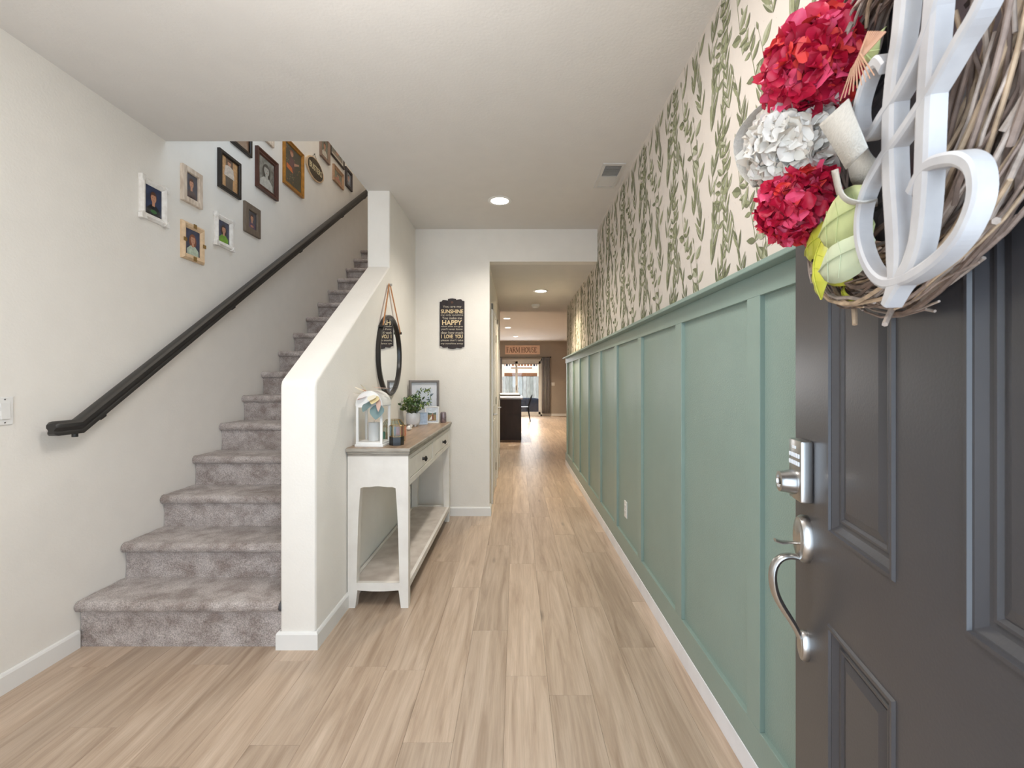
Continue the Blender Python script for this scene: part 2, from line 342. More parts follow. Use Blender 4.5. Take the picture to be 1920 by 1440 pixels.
def sprig(y, z, kind, rr):
    L = rr.uniform(.24, .32); lean = rr.uniform(-.3, .3); bend = rr.uniform(-.8, .8)
    N = {0: 7, 1: 6, 2: 5}[kind]; pts = []
    for i in range(9):
        t = i/8; pts.append((y+L*(math.sin(lean)*t+bend*.25*t*t), z+L*t))
    for i in range(8):
        (a, b), (c, d) = pts[i], pts[i+1]; wv = .0012*(1-i/9)+.0004
        lp.add([(XW, a-wv, b), (XW, a+wv, b), (XW, c+wv, d), (XW, c-wv, d)], [(0, 1, 2, 3)], LG[1])
    for i in range(N):
        t = .12+.8*i/N; j = min(7, int(t*8)); a, b = pts[j]
        for sd in (-1, 1):
            if rr.random() < .15: continue
            m1 = LG[rr.choice((0, 0, 1))]; m2 = LG[rr.choice((0, 1, 1, 2))]
            if kind == 0: wp_leaf(a, b, lean+sd*rr.uniform(.25, .6), rr.uniform(.07, .11)*(1.1-t*.5), rr.uniform(.011, .017), m1, m2)
            elif kind == 1: wp_leaf(a, b, lean+sd*rr.uniform(.7, 1.25), rr.uniform(.042, .064), rr.uniform(.017, .025), m1, m2)
            elif sd == (1 if i % 2 else -1): wp_leaf(a, b, lean+sd*rr.uniform(.6, 1.1), rr.uniform(.06, .085), rr.uniform(.026, .04), LG[rr.choice((1, 2))], LG[rr.choice((0, 1))])
    wp_leaf(pts[-1][0], pts[-1][1], lean+bend*.4, .06 if kind == 0 else .035, .011, LG[0], LG[1])
rt = random.Random(3); tile = []
for i in range(6):
    for j in range(2):
        tile.append((i*.0883+rt.uniform(-.018, .018), (j*.265+(.13 if i % 2 else 0)+rt.uniform(-.03, .03)) % .53, (0, 1, 0, 0, 2, 0, 1, 0, 0, 2, 0, 1)[i*2+j], rt.random()))
for a in range(14):
    for b in range(-1, 3):
        for (u, v, k, sd) in tile:
            y = .15+a*.53+u; z = 1.6+b*.53+v
            if y > 6.93 or z < 1.42: continue
            sprig(y, z, k, random.Random(sd))
        for q in range(26):
            rq = random.Random(q*13+5); y = .15+a*.53+rq.uniform(0, .53); z = 1.6+b*.53+rq.uniform(0, .53); r = .0016
            if y < 6.95: lp.add([(XW, y-r, z), (XW, y, z-r), (XW, y+r, z), (XW, y, z+r)], [(0, 1, 2, 3)], LG[2])
# keep the print between ledge and ceiling
ok = [i for i, f in enumerate(lp.f) if all(1.63 < lp.v[q][2] < (2.739 if lp.v[q][1] < YE else 2.429) for q in f)]
lp.f = [lp.f[i] for i in ok]; lp.m = [lp.m[i] for i in ok]
o = lp.build('leaf_print', wr, label='olive green leafy sprigs printed on cream wallpaper'); o['kind'] = 'stuff'
# unseen window behind the camera, added beside the front door to light the entry
wn = thing('added_window_1', None, None, (0, 0, 0), kind='structure')
f = MB()
for a, b in (((-1.95, -.09, .55), (-1.9, .03, 2.3)), ((-.95, -.09, .55), (-.9, .03, 2.3)), ((-1.95, -.09, .55), (-.9, .03, .6)), ((-1.95, -.09, 2.25), (-.9, .03, 2.3))): f.box(a, b, TRIM)
f.build('window_frame', wn); MB().box((-1.9, -.05, .6), (-.95, -.045, 2.25), glass('window_glass')).build('pane', wn)
# ------------------------------------------------------------------ front door (open against the right wall)
TH = math.atan2(-.974, -.225)
dr = thing('door_1', None, None, (.631, 1.028, 0), TH, kind='structure')
W, HD = .907, 2.03
cols = [(.168, .385), (.521, .738)]; rows = [(.235, .83), (1.0, 1.60), (1.715, 1.90)]
lf = MB(); lf.box((0, .012, .012), (W, .044, HD), DOORM)
xs = [0, .168, .385, .521, .738, W]; zs = [.012, .235, .83, 1.0, 1.60, 1.715, 1.90, HD]
for i in range(5):
    for j in range(7):
        if i in (1, 3) and j in (1, 3, 5): continue
        lf.box((xs[i], 0, zs[j]), (xs[i+1], .012, zs[j+1]), DOORM)
bm = bmesh.new(); me = lf.mesh('leaf'); bm.from_mesh(me); bmesh.ops.remove_doubles(bm, verts=bm.verts, dist=1e-5)
# drop inner coincident faces
seen = {}
for fc in bm.faces:
    seen.setdefault(tuple(sorted(v.index for v in fc.verts)), []).append(fc)
bmesh.ops.delete(bm, geom=[x for v in seen.values() if len(v) > 1 for x in v], context='FACES')
bm.to_mesh(me); bm.free(); link('door_leaf', me, dr)
for (x0, x1) in cols:
    for (z0, z1) in rows:
        m_ = MB(); rect_rings(m_, x0, x1, z0, z1, [(0, -.004), (0, .0), (.003, .004), (.008, .004), (.010, .0), (.013, -.0005), (.022, -.0085), (.029, -.0095), (.031, -.0065), (.035, -.0065), (.039, -.0105), (.041, -.0117)], DOORM)
        m_.f.pop(); m_.m.pop(); m_.build('panel_molding', dr)
        m_ = MB(); rect_rings(m_, x0+.04, x1-.04, z0+.04, z1-.04, [(0, -.0119), (.001, -.0095), (.016, -.005)], DOORM); m_.build('door_panel', dr)
# keypad deadbolt
kb = MB().box((.03, -.024, 1.037), (.1, 0, 1.165), NICKEL, bev=.004).build('keypad_lock', dr, smooth=True, label='brushed nickel keypad deadbolt')
BTN = mat('keypad_button', (226, 232, 240), .4)
for r_ in range(2):
    for c_ in range(5): MB().box((.0385+c_*.0118, -.0265, 1.128-r_*.016), (.0465+c_*.0118, -.024, 1.137-r_*.016), BTN, bev=.001).build('keypad_button', kb)
MB().box((.055, -.0255, 1.146), (.073, -.024, 1.152), BTN, bev=.0005).build('keypad_button', kb)
RX = Matrix.Rotation(PI/2, 3, 'X')   # local z -> -y (outward)
MB().lathe([(.026, 0), (.026, .006), (.022, .022), (.0215, .03), (.014, .031), (.013, .027), (0, .027)], NICKEL, (.065, -.024, 1.075), 28, RX).box((.064, -.053, 1.068), (.066, -.050, 1.082), BLACK).build('lock_cylinder', kb, smooth=True)
hs = MB()
def oval(mb, c, rx, rz, d0, d1, m, n=32):
    prof = [(1, d0), (1, d0+(d1-d0)*.55), (.9, d0+(d1-d0)*.85), (.72, d0+(d1-d0)*.9), (.66, d1), (0.01, d1)]
    k = len(mb.v); mi = mb.mi(m)
    for f_, d in prof:
        for j in range(n):
            a = 2*PI*j/n; mb.v.append((c[0]+rx*f_*math.cos(a), -d, c[1]+rz*f_*math.sin(a)))
    for i in range(len(prof)-1):
        for j in range(n): mb.f.append((k+i*n+j, k+i*n+(j+1) % n, k+(i+1)*n+(j+1) % n, k+(i+1)*n+j)); mb.m.append(mi)
    mb.f.append(tuple(k+(len(prof)-1)*n+j for j in range(n))); mb.m.append(mi)
oval(hs, (.065, .955), .034, .05, 0, .02, NICKEL)
hb = hs.build('handle_rose', dr, smooth=True, label='oval satin nickel handle plate')
MB().tube([(.065, -.018, .945), (.065, -.034, .945), (.065, -.05, .944), (.065, -.062, .948)], [.006, .008, .011, .009], NICKEL, 12, flat=.35, up=(1, 0, 0)).build('thumb_lever', hb, smooth=True)
g = []
def bez(p0, p1, p2, p3, n=10):
    return [tuple((1-t)**3*a+3*(1-t)**2*t*b+3*(1-t)*t*t*c+t**3*d for a, b, c, d in zip(p0, p1, p2, p3)) for t in [i/n for i in range(n+1)]]
g = bez((.065, -.012, .912), (.065, -.045, .925), (.065, -.07, .905), (.065, -.066, .86))+bez((.065, -.066, .86), (.065, -.062, .81), (.065, -.03, .79), (.065, -.014, .745))[1:]
MB().tube(g, [.009+.004*math.sin(PI*i/20) for i in range(21)], NICKEL, 14, flat=.62, up=(1, 0, 0)).build('door_handle', dr, smooth=True, label='curved satin nickel pull handle')
hs = MB(); oval(hs, (.065, .728), .019, .032, 0, .015, NICKEL); hs.build('handle_base', dr, smooth=True)
for z in (.25, 1.0, 1.8):
    MB().tube([(W+.004, .02, z-.045), (W+.004, .02, z+.045)], .007, NICKEL).build('hinge', dr)
# ------------------------------------------------------------------ hall doors
def hall_door(idx, y0, y1):
    d = thing('door_%d' % idx, None, None, (-.26, y0, 0), PI/2, kind='structure')
    w_ = y1-y0
    c = MB()
    for a, b in (((-.065, -.016, 0), (0, 0, 2.1)), ((w_, -.016, 0), (w_+.065, 0, 2.1)), ((-.065, -.016, 2.035), (w_+.065, 0, 2.1))): c.box(a, b, TRIM, bev=.004)
    c.build('door_casing', d)
    l = MB().box((.003, -.006, .01), (w_-.003, 0, 2.03), TRIM)
    l.build('door_leaf', d)
    for (z0, z1) in ((.2, .85), (1.0, 1.9)):
        for (x0, x1) in ((.1, w_/2-.05), (w_/2+.05, w_-.1)):
            m_ = MB(); rect_rings(m_, x0, x1, z0, z1, [(0, .0055), (.0, .012), (.012, .012), (.03, .007), (.05, .0115)], TRIM); m_.build('door_panel', d)
    MB().lathe([(.027, 0), (.027, .008), (.012, .012), (.009, .04), (0, .042)], NICKEL, (.06, -.006, .93), 16, RX).tube([(.06, -.046, .93), (.09, -.05, .93), (.15, -.047, .93)], [.009, .008, .006], NICKEL).build('door_handle', d, smooth=True)
    for z in (.25, 1.05, 1.8): MB().tube([(w_-.002, -.013, z-.045), (w_-.002, -.013, z+.045)], .007, NICKEL).build('hinge', d)
hall_door(2, 4.82, 5.55); hall_door(3, 6.08, 6.78)
# ------------------------------------------------------------------ patio door in the back wall
pd = thing('door_4', None, None, (0, 16.7, 0), kind='structure')
f = MB(); FR = mat('patio_door_vinyl', (222, 220, 216), .4)
for a, b in (((-.92, -.02, 0), (-.86, .09, 2.08)), ((.89, -.02, 0), (.95, .09, 2.08)), ((-.92, -.02, 0), (.95, .09, .06)), ((-.92, -.02, 2.01), (.95, .09, 2.08))): f.box(a, b, FR)
f.build('door_frame', pd)
for x0, x1, y in ((-.86, .04, .05), (-.02, .89, .01)):
    s_ = MB()
    for a, b in (((x0, y, .06), (x0+.07, y+.035, 2.01)), ((x1-.07, y, .06), (x1, y+.035, 2.01)), ((x0, y, .06), (x1, y+.035, .15)), ((x0, y, 1.92), (x1, y+.035, 2.01))): s_.box(a, b, FR)
    q = s_.build('door_sash', pd); MB().box((x0+.07, y+.015, .15), (x1-.07, y+.02, 1.92), glass('window_glass')).build('pane', q)
MB().box((.0, -.02, .95), (.02, .01, 1.12), BLACK, bev=.003).build('door_handle', pd)
# ================================================================== STAIRS
st = thing('carpeted_staircase', 'flight of stairs in mottled grey brown carpet climbing behind the half wall', 'stairs', (-1.629, 2.21, 0))
def step_mesh(h, run=.268, wdt=.978):
    prof = []
    for i in range(8): prof.append((0.004*math.sin(i/7*PI), (h-.052)*i/7))
    for i in range(9):
        a = -PI/2-PI*i/8; prof.append((-.004+.027*math.cos(a), h-.026+.026*math.sin(a)))
    prof = [(p[0], max(0, p[1])) for p in prof]
    for i in range(1, 15): prof.append((-.004+(run+.012)*i/14, h-.0005*math.sin(i)))
    NX = 96; mb = MB(); rr = random.Random(int(h*1000)); k = 0
    for i, (y, z) in enumerate(prof):
        for j in range(NX+1):
            e = 0 if (i == 0 or i == len(prof)-1) else 1
            mb.v.append((-wdt/2+wdt*j/NX, y+rr.uniform(-.0016, .0016)*e, z+rr.uniform(-.0016, .0016)*e))
    mi = mb.mi(CARPET)
    for i in range(len(prof)-1):
        for j in range(NX): a = i*(NX+1)+j; mb.f.append((a, a+1, a+NX+2, a+NX+1)); mb.m.append(mi)
    # closed body below
    mb.box((-wdt/2, .012, 0), (wdt/2, run, h-.012), CARPET)
    me = bpy.data.meshes.new('step'); me.from_pydata(mb.v, [], mb.f); me.materials.append(CARPET)
    for p in me.polygons: p.use_smooth = True
    me.set_sharp_from_angle(angle=math.radians(50))
    return me
s1 = step_mesh(.2256, .257); s2 = step_mesh(.19)
link('step', s1, st)
for k in range(1, 16): link('step', s2, st, loc=(0, .257+.268*(k-1), .2256+.19*(k-1)), rot=(0, 0, 0))

# carriage under the steps so nothing hangs in the air
MB().prism([(2.23, 0), (6.2, 2.8), (6.48, 2.8), (6.48, 0)], XL+.002, -1.14, PAINT, axis=0).build('carriage', st).location = (1.629, -2.21, 0)
# ------------------------------------------------------------------ handrail
hr = thing('stair_handrail', 'long black moulded handrail running up the left wall above the stairs', 'handrail', (XL, 2.1, 1.0))
RAILM = mat('handrail_black', (40, 38, 36), .42, var=.06)
prof = [(-.030, .006), (-.030, .022), (-.022, .030), (-.008, .034), (.008, .034), (.022, .030), (.030, .022), (.030, .006), (.022, -.002), (.018, -.012), (.022, -.020), (.022, -.030), (-.022, -.030), (-.022, -.020), (-.018, -.012), (-.022, -.002)]
cx = .072; A = Vector((2.125, 1.076)); B = Vector((6.3, 3.91)); slope = (B-A).normalized(); e = Vector((2.015, 1.076))
mb = MB(); n = len(prof)
half = Vector((1, 0))+slope; half.normalize()
secs = []
nv0 = Vector((0, 1)); nvb = Vector((-half.y, half.x)); nvs = Vector((-slope.y, slope.x))
for c, nv, sc_ in ((e-Vector((.012, 0)), nv0, .72), (e, nv0, 1), (A, nvb, 1/max(.5, half.x)), (B, nvs, 1)):
    for x, z in prof:
        xx = x*(sc_ if sc_ < 1 else 1)
        p = c+nv*(z*sc_) ; mb.v.append((cx+xx, p.x-2.1, p.y-1.0))
mi = mb.mi(RAILM)
for i in range(3):
    for j in range(n): mb.f.append((i*n+j, i*n+(j+1) % n, (i+1)*n+(j+1) % n, (i+1)*n+j)); mb.m.append(mi)
mb.f.append(tuple(range(n))); mb.m.append(mi); mb.f.append(tuple(range(3*n, 4*n))); mb.m.append(mi)
mb.build('rail', hr, smooth=True)
for t in (.03, .28, .53, .78, .97):
    p = A+(B-A)*t+nvs*-.03
    q = (cx, p.x-2.1, p.y-1.0)
    MB().tube([(q[0], q[1], q[2]+.002), (q[0], q[1], q[2]-.02), (q[0]-.02, q[1], q[2]-.035), (.004, q[1], q[2]-.04)], .006, RAILM).lathe([(.028, 0), (.028, .004), (.01, .008)], RAILM, (0, q[1], q[2]-.04), 14, Matrix.Rotation(PI/2, 3, 'Y')).build('bracket', hr, smooth=True)
MB().lathe([(.012, 0), (.012, .016), (.008, .02)], RAILM, (cx, .012, .03), 14).build('end_peg', hr, smooth=True)
# ================================================================== PICTURE FRAMES ON THE STAIR WALL
SKIN = mat('print_skin', (205, 150, 120), .5); SKIN2 = mat('print_skin_pale', (222, 190, 168), .5)
def ell(mb, cx_, cz, rx, rz, y, m, n=14, a0=0, a1=2*PI):
    p = [(cx_+rx*math.cos(a0+(a1-a0)*i/n), y, cz+rz*math.sin(a0+(a1-a0)*i/n)) for i in range(n if abs(a1-a0-2*PI) < 1e-6 else n+1)]
    mb.add(p, [tuple(range(len(p)))], m)
def portrait(w, h, y, bgc, hair, shirt, skin=SKIN, longhair=False, extra=None):
    mb = MB(); mb.add([(-w/2, y, -h/2), (w/2, y, -h/2), (w/2, y, h/2), (-w/2, y, h/2)], [(0, 1, 2, 3)], bgc)
    d = .0004
    if longhair: ell(mb, 0, .06*h, .27*w, .27*h, y-d, hair)
    mb.add([(-.42*w, y-2*d, -h/2), (.42*w, y-2*d, -h/2), (.40*w, y-2*d, -.28*h), (.16*w, y-2*d, -.13*h), (-.16*w, y-2*d, -.13*h), (-.40*w, y-2*d, -.28*h)], [(0, 1, 2, 3, 4, 5)], shirt)
    mb.add([(-.08*w, y-3*d, -.17*h), (.08*w, y-3*d, -.17*h), (.08*w, y-3*d, 0), (-.08*w, y-3*d, 0)], [(0, 1, 2, 3)], skin)
    ell(mb, 0, .17*h, .2*w, .17*h, y-3*d, hair)
    ell(mb, 0, .11*h, .165*w, .165*h, y-4*d, skin)
    ell(mb, 0, .22*h, .175*w, .09*h, y-5*d, hair, 10, 0, PI)
    DK = mat('print_dark', (60, 40, 32), .5); LIP = mat('print_lip', (168, 88, 80), .5)
    for s_ in (-1, 1): ell(mb, s_*.065*w, .13*h, .022*w, .01*h, y-5*d, DK, 6)
    ell(mb, 0, .03*h, .05*w, .011*h, y-5*d, LIP, 8)
    if extra: ell(mb, 0, -.36*h, .2*w, .07*h, y-5*d, extra, 8)
    return mb
def frame_ring(w, h, bw, th, m, prof='flat', wob=0):
    """frame with open middle, outward -Y, bottom at z=0"""
    mb = MB()
    pr = {'flat': [(0, 0), (0, th*.85), (.003, th), (bw-.004, th), (bw, th*.8), (bw, .004)],
          'scoop': [(0, 0), (0, th), (bw*.2, th), (bw*.55, th*.62), (bw*.8, th*.7), (bw, th*.5), (bw, .004)],
          'raise': [(0, 0), (0, th*.5), (bw*.35, th), (bw*.7, th*.8), (bw, th*.45), (bw, .004)]}[prof]
    rect_rings(mb, -w/2, w/2, 0, h, pr, m); mb.f.pop(); mb.m.pop()
    mb.box((-w/2+.004, 0, .004), (w/2-.004, -.004, h-.004), mat('frame_backing', (90, 80, 70), .8))
    return mb
def wall_frame(px, fr, label, bw, th, prof, pic, mount=0, name='picture_frame', group=None, orn=None):
    y0, y1, z0, z1 = px; w_ = y1-y0; h_ = z1-z0
    t = thing(name, label, 'picture frame', (XL, (y0+y1)/2, z0), PI/2, group)
    frame_ring(w_, h_, bw, th, fr, prof).build('frame', t)
    iw, ih = w_-2*bw, h_-2*bw
    if mount:
        MB().box((-iw/2, -.0045, bw), (iw/2, -.006, h_-bw), mat('picture_mount', (232, 226, 214), .8)).build('mount', t); iw -= 2*mount; ih -= 2*mount
    p = pic(iw, ih, -.0068).build('photo', t, loc=(0, 0, h_/2))
    MB().box((-w_/2+bw, -.0098, bw), (w_/2-bw, -.0103, h_-bw), glass('picture_glass')).build('glazing', t)
    if orn: orn(t, w_, h_, th)
    return t
WH = mat('distressed_white', (238, 234, 228), .65, rgb2=(220, 213, 205), vscale=30, bump=.3); WC = mat('weathered_cream', (224, 208, 190), .65, rgb2=(190, 170, 150), vscale=40, stretch=(1, 1, .3))
TAN = mat('tan_wood', (216, 186, 150), .55, var=.1, vscale=30); BR = mat('grey_brown_wood', (112, 98, 84), .6, var=.15, vscale=30, stretch=(4, 4, .6))
BLK = mat('frame_black', (34, 28, 25), .4); MAH = mat('dark_mahogany', (78, 44, 34), .35, var=.15, vscale=20); GOLD = mat('aged_gold', (176, 122, 50), .4, .35, var=.2, vscale=25)
NAVY = mat('portrait_blue', (52, 62, 92), .5, var=.3, vscale=25); SLATE = mat('portrait_slate', (74, 76, 88), .5, var=.25, vscale=25)
HB = mat('hair_brown', (92, 54, 34), .6); HD_ = mat('hair_dark', (58, 36, 26), .6); HG = mat('hair_ginger', (142, 78, 46), .6)
def C(n, c): return mat('print_'+n, c, .5, var=.15, vscale=60)
def orn_white(t, w_, h_, th):
    for sx in (-1, 1):
        for sz in (0, h_):
            s2_ = 1 if sz == 0 else -1
            MB().prism([(sx*(w_/2-.03), sz-s2_*.004), (sx*(w_/2+.006), sz-s2_*.006), (sx*(w_/2+.008), sz+s2_*.02), (sx*(w_/2-.002), sz+s2_*.034), (sx*(w_/2-.012), sz+s2_*.02)], -th-.004, -.002, WH).build('corner_scroll', t)
def orn_tape(t, w_, h_, th):
    BT = mat('brown_tape', (140, 108, 56), .6)
    for a, b in (((-.014, 0), (.014, .028)), ((-.014, h_-.028), (.014, h_)), ((-w_/2, h_/2-.012), (-w_/2+.028, h_/2+.012)), ((w_/2-.028, h_/2-.012), (w_/2, h_/2+.012))):
        MB().box((a[0], -th-.0015, a[1]), (b[0], -th+.001, b[1]), BT).build('tape_band', t)
wall_frame((2.555, 2.745, 2.215, 2.45), WH, 'chunky white distressed frame with portrait of a boy in a black shirt', .035, .024, 'raise', lambda w, h, y: portrait(w, h, y, NAVY, HB, C('black', (28, 28, 30)), extra=C('green', (52, 110, 52))), orn=orn_white)
wall_frame((2.87, 3.05, 2.435, 2.665), WC, 'weathered cream frame with portrait of a child in a plaid shirt', .036, .022, 'flat', lambda w, h, y: portrait(w, h, y, SLATE, HB, C('plaid', (92, 76, 74))))
wall_frame((2.87, 3.075, 2.07, 2.31), TAN, 'tan rounded frame with brown bands around a smiling long haired girl', .038, .024, 'raise', lambda w, h, y: portrait(w, h, y, NAVY, HG, C('mint', (196, 210, 190)), longhair=True), orn=orn_tape)
wall_frame((3.19, 3.385, 2.25, 2.475), WH, 'white scroll cornered frame with portrait of a child in bright green', .037, .024, 'raise', lambda w, h, y: portrait(w, h, y, NAVY, HD_, C('lime', (122, 172, 50)), longhair=True), orn=orn_white)
wall_frame((3.53, 3.745, 2.455, 2.69), BR, 'grey brown wooden frame with small portrait of a child in purple', .05, .02, 'flat', lambda w, h, y: portrait(w, h, y, SLATE, HB, C('purple', (96, 70, 104)), extra=C('arm', (206, 140, 112))))
def standing(w, h, y):
    mb = MB(); a = C('room', (206, 158, 106)); b = C('dark_door', (104, 78, 60))
    mb.add([(-w/2, y, -h/2), (w/2, y, -h/2), (w/2, y, h/2), (-w/2, y, h/2)], [(0, 1, 2, 3)], a)
    mb.add([(-.2*w, y-.0004, .1*h), (.22*w, y-.0004, .1*h), (.22*w, y-.0004, h/2), (-.2*w, y-.0004, h/2)], [(0, 1, 2, 3)], b)
    mb.add([(-.2*w, y-.0008, -h/2), (.2*w, y-.0008, -h/2), (.22*w, y-.0008, -.05*h), (-.22*w, y-.0008, -.05*h)], [(0, 1, 2, 3)], C('trouser', (86, 74, 62)))
    mb.add([(-.3*w, y-.0012, -.1*h), (.3*w, y-.0012, -.1*h), (.24*w, y-.0012, .22*h), (.08*w, y-.0012, .27*h), (-.08*w, y-.0012, .27*h), (-.24*w, y-.0012, .22*h)], [(0, 1, 2, 3, 4, 5)], C('shirt', (214, 200, 186)))
    ell(mb, 0, .35*h, .1*w, .085*h, y-.0016, SKIN); ell(mb, 0, .39*h, .105*w, .05*h, y-.002, HB, 8, 0, PI)
    return mb
wall_frame((3.225, 3.475, 2.67, 2.945), BLK, 'plain black frame with a standing boy in a pale shirt', .026, .024, 'flat', standing)
wall_frame((3.37, 3.62, 3.06, 3.36), BLK, 'black frame with brown photo half hidden by the ceiling edge', .026, .024, 'flat', lambda w, h, y: portrait(w, h, y, C('umber', (140, 104, 78)), HD_, C('taupe', (150, 124, 104))))
GR1 = mat('print_grey', (150, 150, 142), .5, rgb2=(90, 90, 84), vscale=25)
wall_frame((3.69, 4.01, 2.87, 3.20), MAH, 'dark mahogany frame with black and white photo of a couple', .042, .028, 'scoop', lambda w, h, y: portrait(w, h, y, GR1, C('grey_dark', (52, 50, 48)), C('pale', (196, 194, 186)), mat('print_grey_skin', (178, 176, 168), .5), longhair=True))
wall_frame((3.76, 3.955, 3.31, 3.50), WC, 'cream frame just showing below the ceiling edge above the mahogany one', .036, .02, 'flat', lambda w, h, y: portrait(w, h, y, SLATE, HB, C('white', (220, 216, 210))))
def garden(w, h, y):
    mb = MB(); mb.add([(-w/2, y, -h/2), (w/2, y, -h/2), (w/2, y, h/2), (-w/2, y, h/2)], [(0, 1, 2, 3)], mat('print_foliage', (66, 66, 38), .5, rgb2=(34, 30, 20), vscale=30))
    rr = random.Random(4); cs = [C('f1', (120, 110, 60)), C('f2', (190, 120, 60)), C('f3', (90, 40, 20)), C('f4', (170, 170, 130))]
    for i in range(70): ell(mb, rr.uniform(-.47, .47)*w, rr.uniform(-.47, .47)*h, .02*w, .012*h, y-.0003-.00001*i, rr.choice(cs), 6)
    mb.add([(-.3*w, y-.0015, -.1*h), (.05*w, y-.0015, -.12*h), (.1*w, y-.0015, .2*h), (-.2*w, y-.0015, .28*h)], [(0, 1, 2, 3)], C('plum', (96, 52, 60)))
    mb.add([(-.42*w, y-.002, -.12*h), (-.02*w, y-.002, -.16*h), (-.1*w, y-.002, -.03*h), (-.42*w, y-.002, .0)], [(0, 1, 2, 3)], C('orange', (224, 112, 30)))
    mb.add([(.05*w, y-.002, .06*h), (.36*w, y-.002, .18*h), (.36*w, y-.002, .22*h), (.05*w, y-.002, .14*h)], [(0, 1, 2, 3)], SKIN)
    ell(mb, -.1*w, .33*h, .1*w, .07*h, y-.002, SKIN); ell(mb, -.1*w, .37*h, .11*w, .045*h, y-.0024, C('cap', (150, 60, 40)), 8, 0, PI)
    return mb
wall_frame((4.125, 4.50, 3.09, 3.52), GOLD, 'wide aged gold frame with dark autumn garden picture', .035, .026, 'scoop', garden)
LWD = mat('light_wood_frame', (176, 140, 110), .5, var=.12, vscale=30); LGY = mat('pale_grey_frame', (150, 142, 134), .5)
wall_frame((4.90, 5.135, 3.72, 3.99), mat('pinkish_brown_wood', (140, 116, 100), .5, var=.1), 'pinkish brown frame hung highest beside the oval plaque', .04, .024, 'scoop', lambda w, h, y: portrait(w, h, y, C('moss', (130, 134, 120)), HB, C('cream', (220, 214, 200))))
wall_frame((5.165, 5.58, 3.875, 4.06), mat('dark_thin_frame', (70, 60, 52), .5), 'long low dark frame with wide cream mount near the stair top', .018, .02, 'flat', lambda w, h, y: portrait(w, h, y, GR1, HD_, C('sand', (170, 150, 130))), mount=.03)
wall_frame((5.245, 5.545, 3.61, 3.795), LWD, 'light wood landscape frame hung under the long low one', .04, .024, 'scoop', lambda w, h, y: portrait(w, h, y, C('meadow', (140, 140, 116)), HD_, C('coral', (196, 120, 96))))
wall_frame((5.625, 5.84, 3.71, 3.945), mat('slate_frame', (62, 56, 58), .45), 'dark slate frame hung last before the top of the handrail', .035, .022, 'flat', lambda w, h, y: portrait(w, h, y, C('mist', (172, 176, 186)), HD_, C('steel', (120, 124, 136))))
# oval hanging plaque
t = thing('oval_plaque', 'brown oval hanging plaque with tan rim and raised pale lettering', 'plaque', (XL, 4.77, 3.39), PI/2)
def oval_outline(rx, rz, n=40, ear=.0):
    out = []
    for i in range(n):
        a = 2*PI*i/n; x = rx*math.cos(a); z = rz*math.sin(a)
        if abs(math.cos(a)) > .93: x += math.copysign(ear, x)
        out.append((x, z+rz))
    return out
mb = MB(); mb.prism(oval_outline(.195, .115, ear=.012), -.016, 0, TAN); mb.build('rim', t)
mb = MB(); mb.prism([(x, z+.012) for x, z in oval_outline(.176, .103)], -.019, -.0161, mat('plaque_brown', (84, 70, 52), .6, rgb2=(60, 50, 38), vscale=30)); mb.build('board', t)
link('lettering', text_mesh('BUSTERS', .29, .062, mat('plaque_letter', (206, 190, 152), .6), .0012, .012), t, loc=(0, -.0205, .118))
MB().tube([(-.07, -.008, .215), (0, -.006, .275), (.07, -.008, .215)], .0022, BLACK, 6).tube([(0, -.0, .275), (0, -.012, .277)], .004, BLACK, 6).build('hanging_wire', t)
# ------------------------------------------------------------------ light switch on the left wall
t = thing('light_switch', 'white two gang rocker switch plate low on the left wall by the handrail', 'switch', (XL, 1.857, 1.165), PI/2)
MB().box((-.0575, -.006, -.058), (.0575, 0, .058), TRIM, bev=.003).build('plate', t)
for s_ in (-1, 1): MB().prism([(-.033, -.0062), (.033, -.0062), (.033, -.0085), (0, -.0105), (-.033, -.012)], s_*.024-.0165, s_*.024+.0165, mat('rocker_white', (228, 226, 222), .4), axis=0).build('rocker', t)
for o in t.children:
    if o.name.startswith('rocker'):
        for v in o.data.vertices: v.co = (v.co.x, v.co.z, v.co.y)
for s_ in (-1, 1):
    for z in (-.048, .048): MB().lathe([(.003, 0), (.003, .0015)], CHROME, (s_*.024, -.006, z), 8, RX).build('screw', t)
# ------------------------------------------------------------------ sunshine sign on the end wall
t = thing('wooden_sign', 'dark plank sign with cream sunshine song lettering on the end wall', 'sign', (-.6125, YE, 1.6))
SB = mat('sign_board', (52, 42, 42), .7, rgb2=(40, 34, 38), vscale=14, stretch=(3, 1, 1)); SE = mat('sign_edge', (112, 78, 60), .7)
for i, (x0, x1) in enumerate(((-.1175, -.0405), (-.0395, .0385), (.0395, .1175))):
    dz = (.012, 0, .006)[i]; tp = (.455, .47, .462)[i]
    pts = []
    for j in range(9): u = j/8; pts.append((x0+(x1-x0)*u, dz-.006*math.sin(PI*u)+(.01 if (i == 0 and u < .3) or (i == 2 and u > .7) else 0)))
    for j in range(9): u = 1-j/8; pts.append((x0+(x1-x0)*u, tp+.006*math.sin(PI*u)-(.012 if (i == 0 and u < .3) or (i == 2 and u > .7) else 0)))
    MB().prism(pts, -.011, 0, SB).build('plank', t)
MB().box((-.105, 0, .1), (.105, -.0005, .13), SE).build('batten', t)
CR = mat('sign_letter', (222, 200, 158), .7); CRG = mat('sign_letter_grey', (186, 176, 158), .7)
